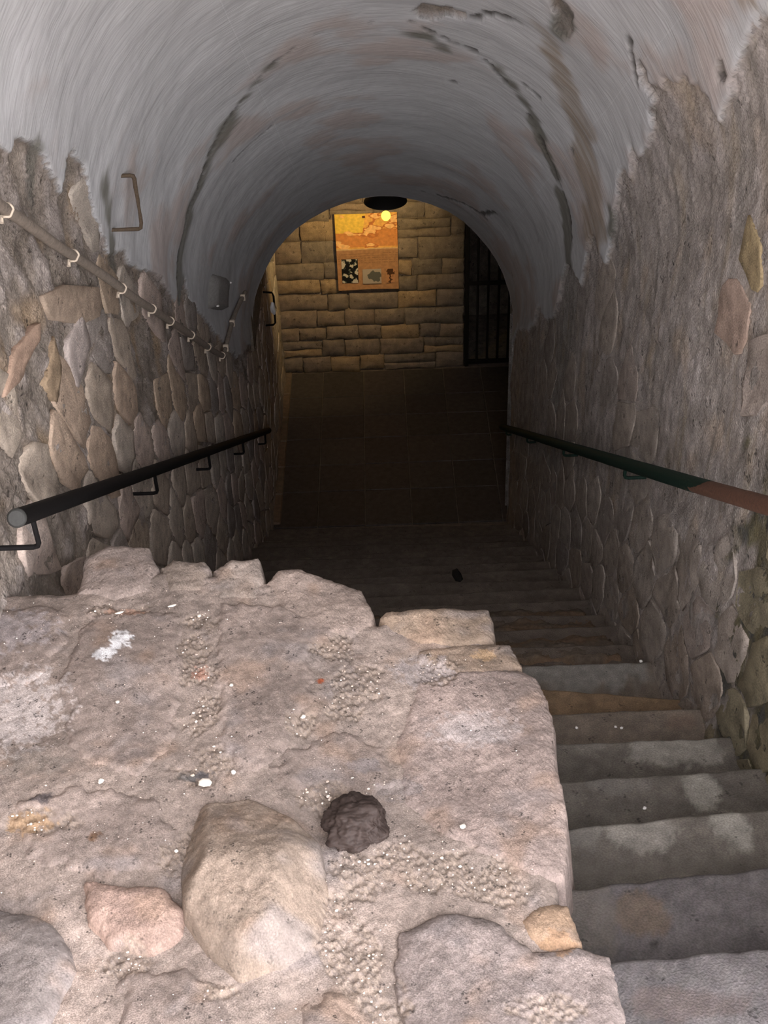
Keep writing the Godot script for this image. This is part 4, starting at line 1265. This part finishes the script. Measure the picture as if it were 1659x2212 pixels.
# ---------------------------------------------------------------- loose bits
func pebble_mesh(seed_: int, flat_: float) -> ArrayMesh:
	var sp := SphereMesh.new(); sp.radius = 0.5; sp.height = 1.0; sp.radial_segments = 7; sp.rings = 4
	var arr := sp.get_mesh_arrays()
	var vs: PackedVector3Array = arr[Mesh.ARRAY_VERTEX]
	for i in vs.size():
		var d := vs[i].normalized()
		vs[i] *= 1.0 + 0.5 * n_mid.get_noise_3dv(d * 0.9 + Vector3(seed_ * 3.7, 0, 0))
		vs[i].y *= flat_
	arr[Mesh.ARRAY_VERTEX] = vs
	var am := ArrayMesh.new(); am.add_surface_from_arrays(Mesh.PRIMITIVE_TRIANGLES, arr)
	var st := new_st(); st.create_from(am, 0); st.generate_normals()
	return st.commit()

const CHIP_LABELS := ["oblong white chip below the small far blocks of the ledge", "oblong white chip in the reddish crumbs near the far left block", "pale chip at the far end of the long crumbling joint", "round white chip right of the pale crust in the long joint", "largest flat pale chip at the near end of the long joint", "white chip on the big flat stone at the near right corner", "pale chip in the grit near the stair edge, right of the slag", "pale chip below the white patches on the ledge's left", "white chip closest to the viewer at the ledge's near edge", "pale chip on the left of the ledge, left of the long joint's end", "pale chip right of the middle of the long joint", "pale chip on the small crumbling hole in mid ledge"]
const CRUMB_LABELS := ["white crumb on the brown step below the wedge of brown tread", "white crumb touching its twin on the brown step", "white crumb on the brown step close to the ledge", "bright white pellet at the right end of the pale tread", "white crumb on the dark step left of its pale patch"]

func build_litter() -> void:
	# grit on the ledge, thicker in the crumbling mortar
	var mm := MultiMesh.new(); mm.transform_format = MultiMesh.TRANSFORM_3D; mm.use_colors = true
	var me := pebble_mesh(1, 0.65); mm.mesh = me
	var list := []
	var tries := 0
	while list.size() < 950 and tries < 60000:
		tries += 1
		var x := rng.randf_range(-0.95, 0.30); var z := rng.randf_range(-2.28, -1.05)
		var cr := crumble(x, z)
		if rng.randf() > cr * 0.35 + 0.05: continue
		if x > 0.28 or (x > 0.18 and z < -2.0) or (x > -0.08 and z < -2.1): continue
		if x > -0.42 and x < -0.14 and z > -1.61 and z < -1.23: continue
		var s := rng.randf_range(0.0012, 0.0034) * (1.0 + 1.5 * cr * rng.randf())
		var c := rgb(0.55, 0.45, 0.37).lerp(rgb(0.40, 0.325, 0.28), rng.randf())
		var t := rng.randf()
		if t > 0.72: c = rgb(0.74, 0.68, 0.61)
		elif t < 0.1: c = rgb(0.24, 0.20, 0.18)
		list.append([Vector3(x, ground_bump(x, z) + 0.003, z), s, c])
	mm.instance_count = list.size()
	for i in list.size():
		var s: float = list[i][1]
		var b := Basis.from_euler(Vector3(rng.randf_range(-0.4, 0.4), rng.randf() * TAU, 0)).scaled(Vector3(s * rng.randf_range(0.7, 1.4), s, s))
		mm.set_instance_transform(i, Transform3D(b, list[i][0])); mm.set_instance_color(i, list[i][2])
	var g := MultiMeshInstance3D.new(); g.name = "grit"; g.multimesh = mm
	var gm := StandardMaterial3D.new(); gm.vertex_color_use_as_albedo = true; gm.roughness = 0.9
	g.material_override = gm; add_child(g)
	tag(g, "fine pale grit and crumbs of mortar lying on the ledge", "grit", "", "stuff")
	# larger pale chips, one by one
	var chips := [V(-0.514, -2.216), V(-0.634, -2.195), V(-0.447, -2.179), V(-0.330, -1.697), V(-0.385, -1.672), V(0.037, -1.272), V(0.120, -1.546), V(-0.594, -1.905), V(0.079, -1.153), V(-0.594, -1.685), V(-0.355, -1.951), V(-0.195, -1.842)]
	for i in chips.size():
		var q: Vector2 = chips[i]
		var long := i < 2
		var o := put("stone_chip", pebble_mesh(10 + i, 0.5), M.white_chip if i in [3, 5, 8] else M.chip)
		o.position = Vector3(q.x, ground_bump(q.x, q.y) + 0.006, q.y)
		o.rotation.y = rng.randf() * 0.3 if long else rng.randf() * TAU
		o.scale = Vector3(0.024, 0.007, 0.008) if long else Vector3.ONE * rng.randf_range(0.009, 0.014)
		if i == 4: o.scale = Vector3(0.03, 0.012, 0.022)
		tag(o, CHIP_LABELS[i], "chip", "pale chips on the ledge")
	var bits := [[0.654, -2.588, 5], [0.67, -2.583, 5], [0.537, -2.590, 5], [0.874, -3.215, 7], [0.60, -2.0, 3]]
	for n in bits.size():
		var q: Array = bits[n]
		var o := put("white_crumb", pebble_mesh(40 + int(q[0] * 100.0), 0.7), M.white_chip)
		o.position = Vector3(q[0], -RISER * q[2] + 0.006, q[1]); o.scale = Vector3.ONE * (0.014 if q[2] == 7 else 0.010)
		tag(o, CRUMB_LABELS[n], "crumb", "white crumbs on the steps")
	var o2 := put("dead_leaf", pebble_mesh(77, 0.35), M.iron)
	o2.position = Vector3(0.324, -RISER * 12 + 0.02, -4.72); o2.scale = Vector3(0.05, 0.06, 0.11); o2.rotation.y = 0.2
	tag(o2, "dark shrivelled scrap lying on a deep step in the gloom", "scrap")
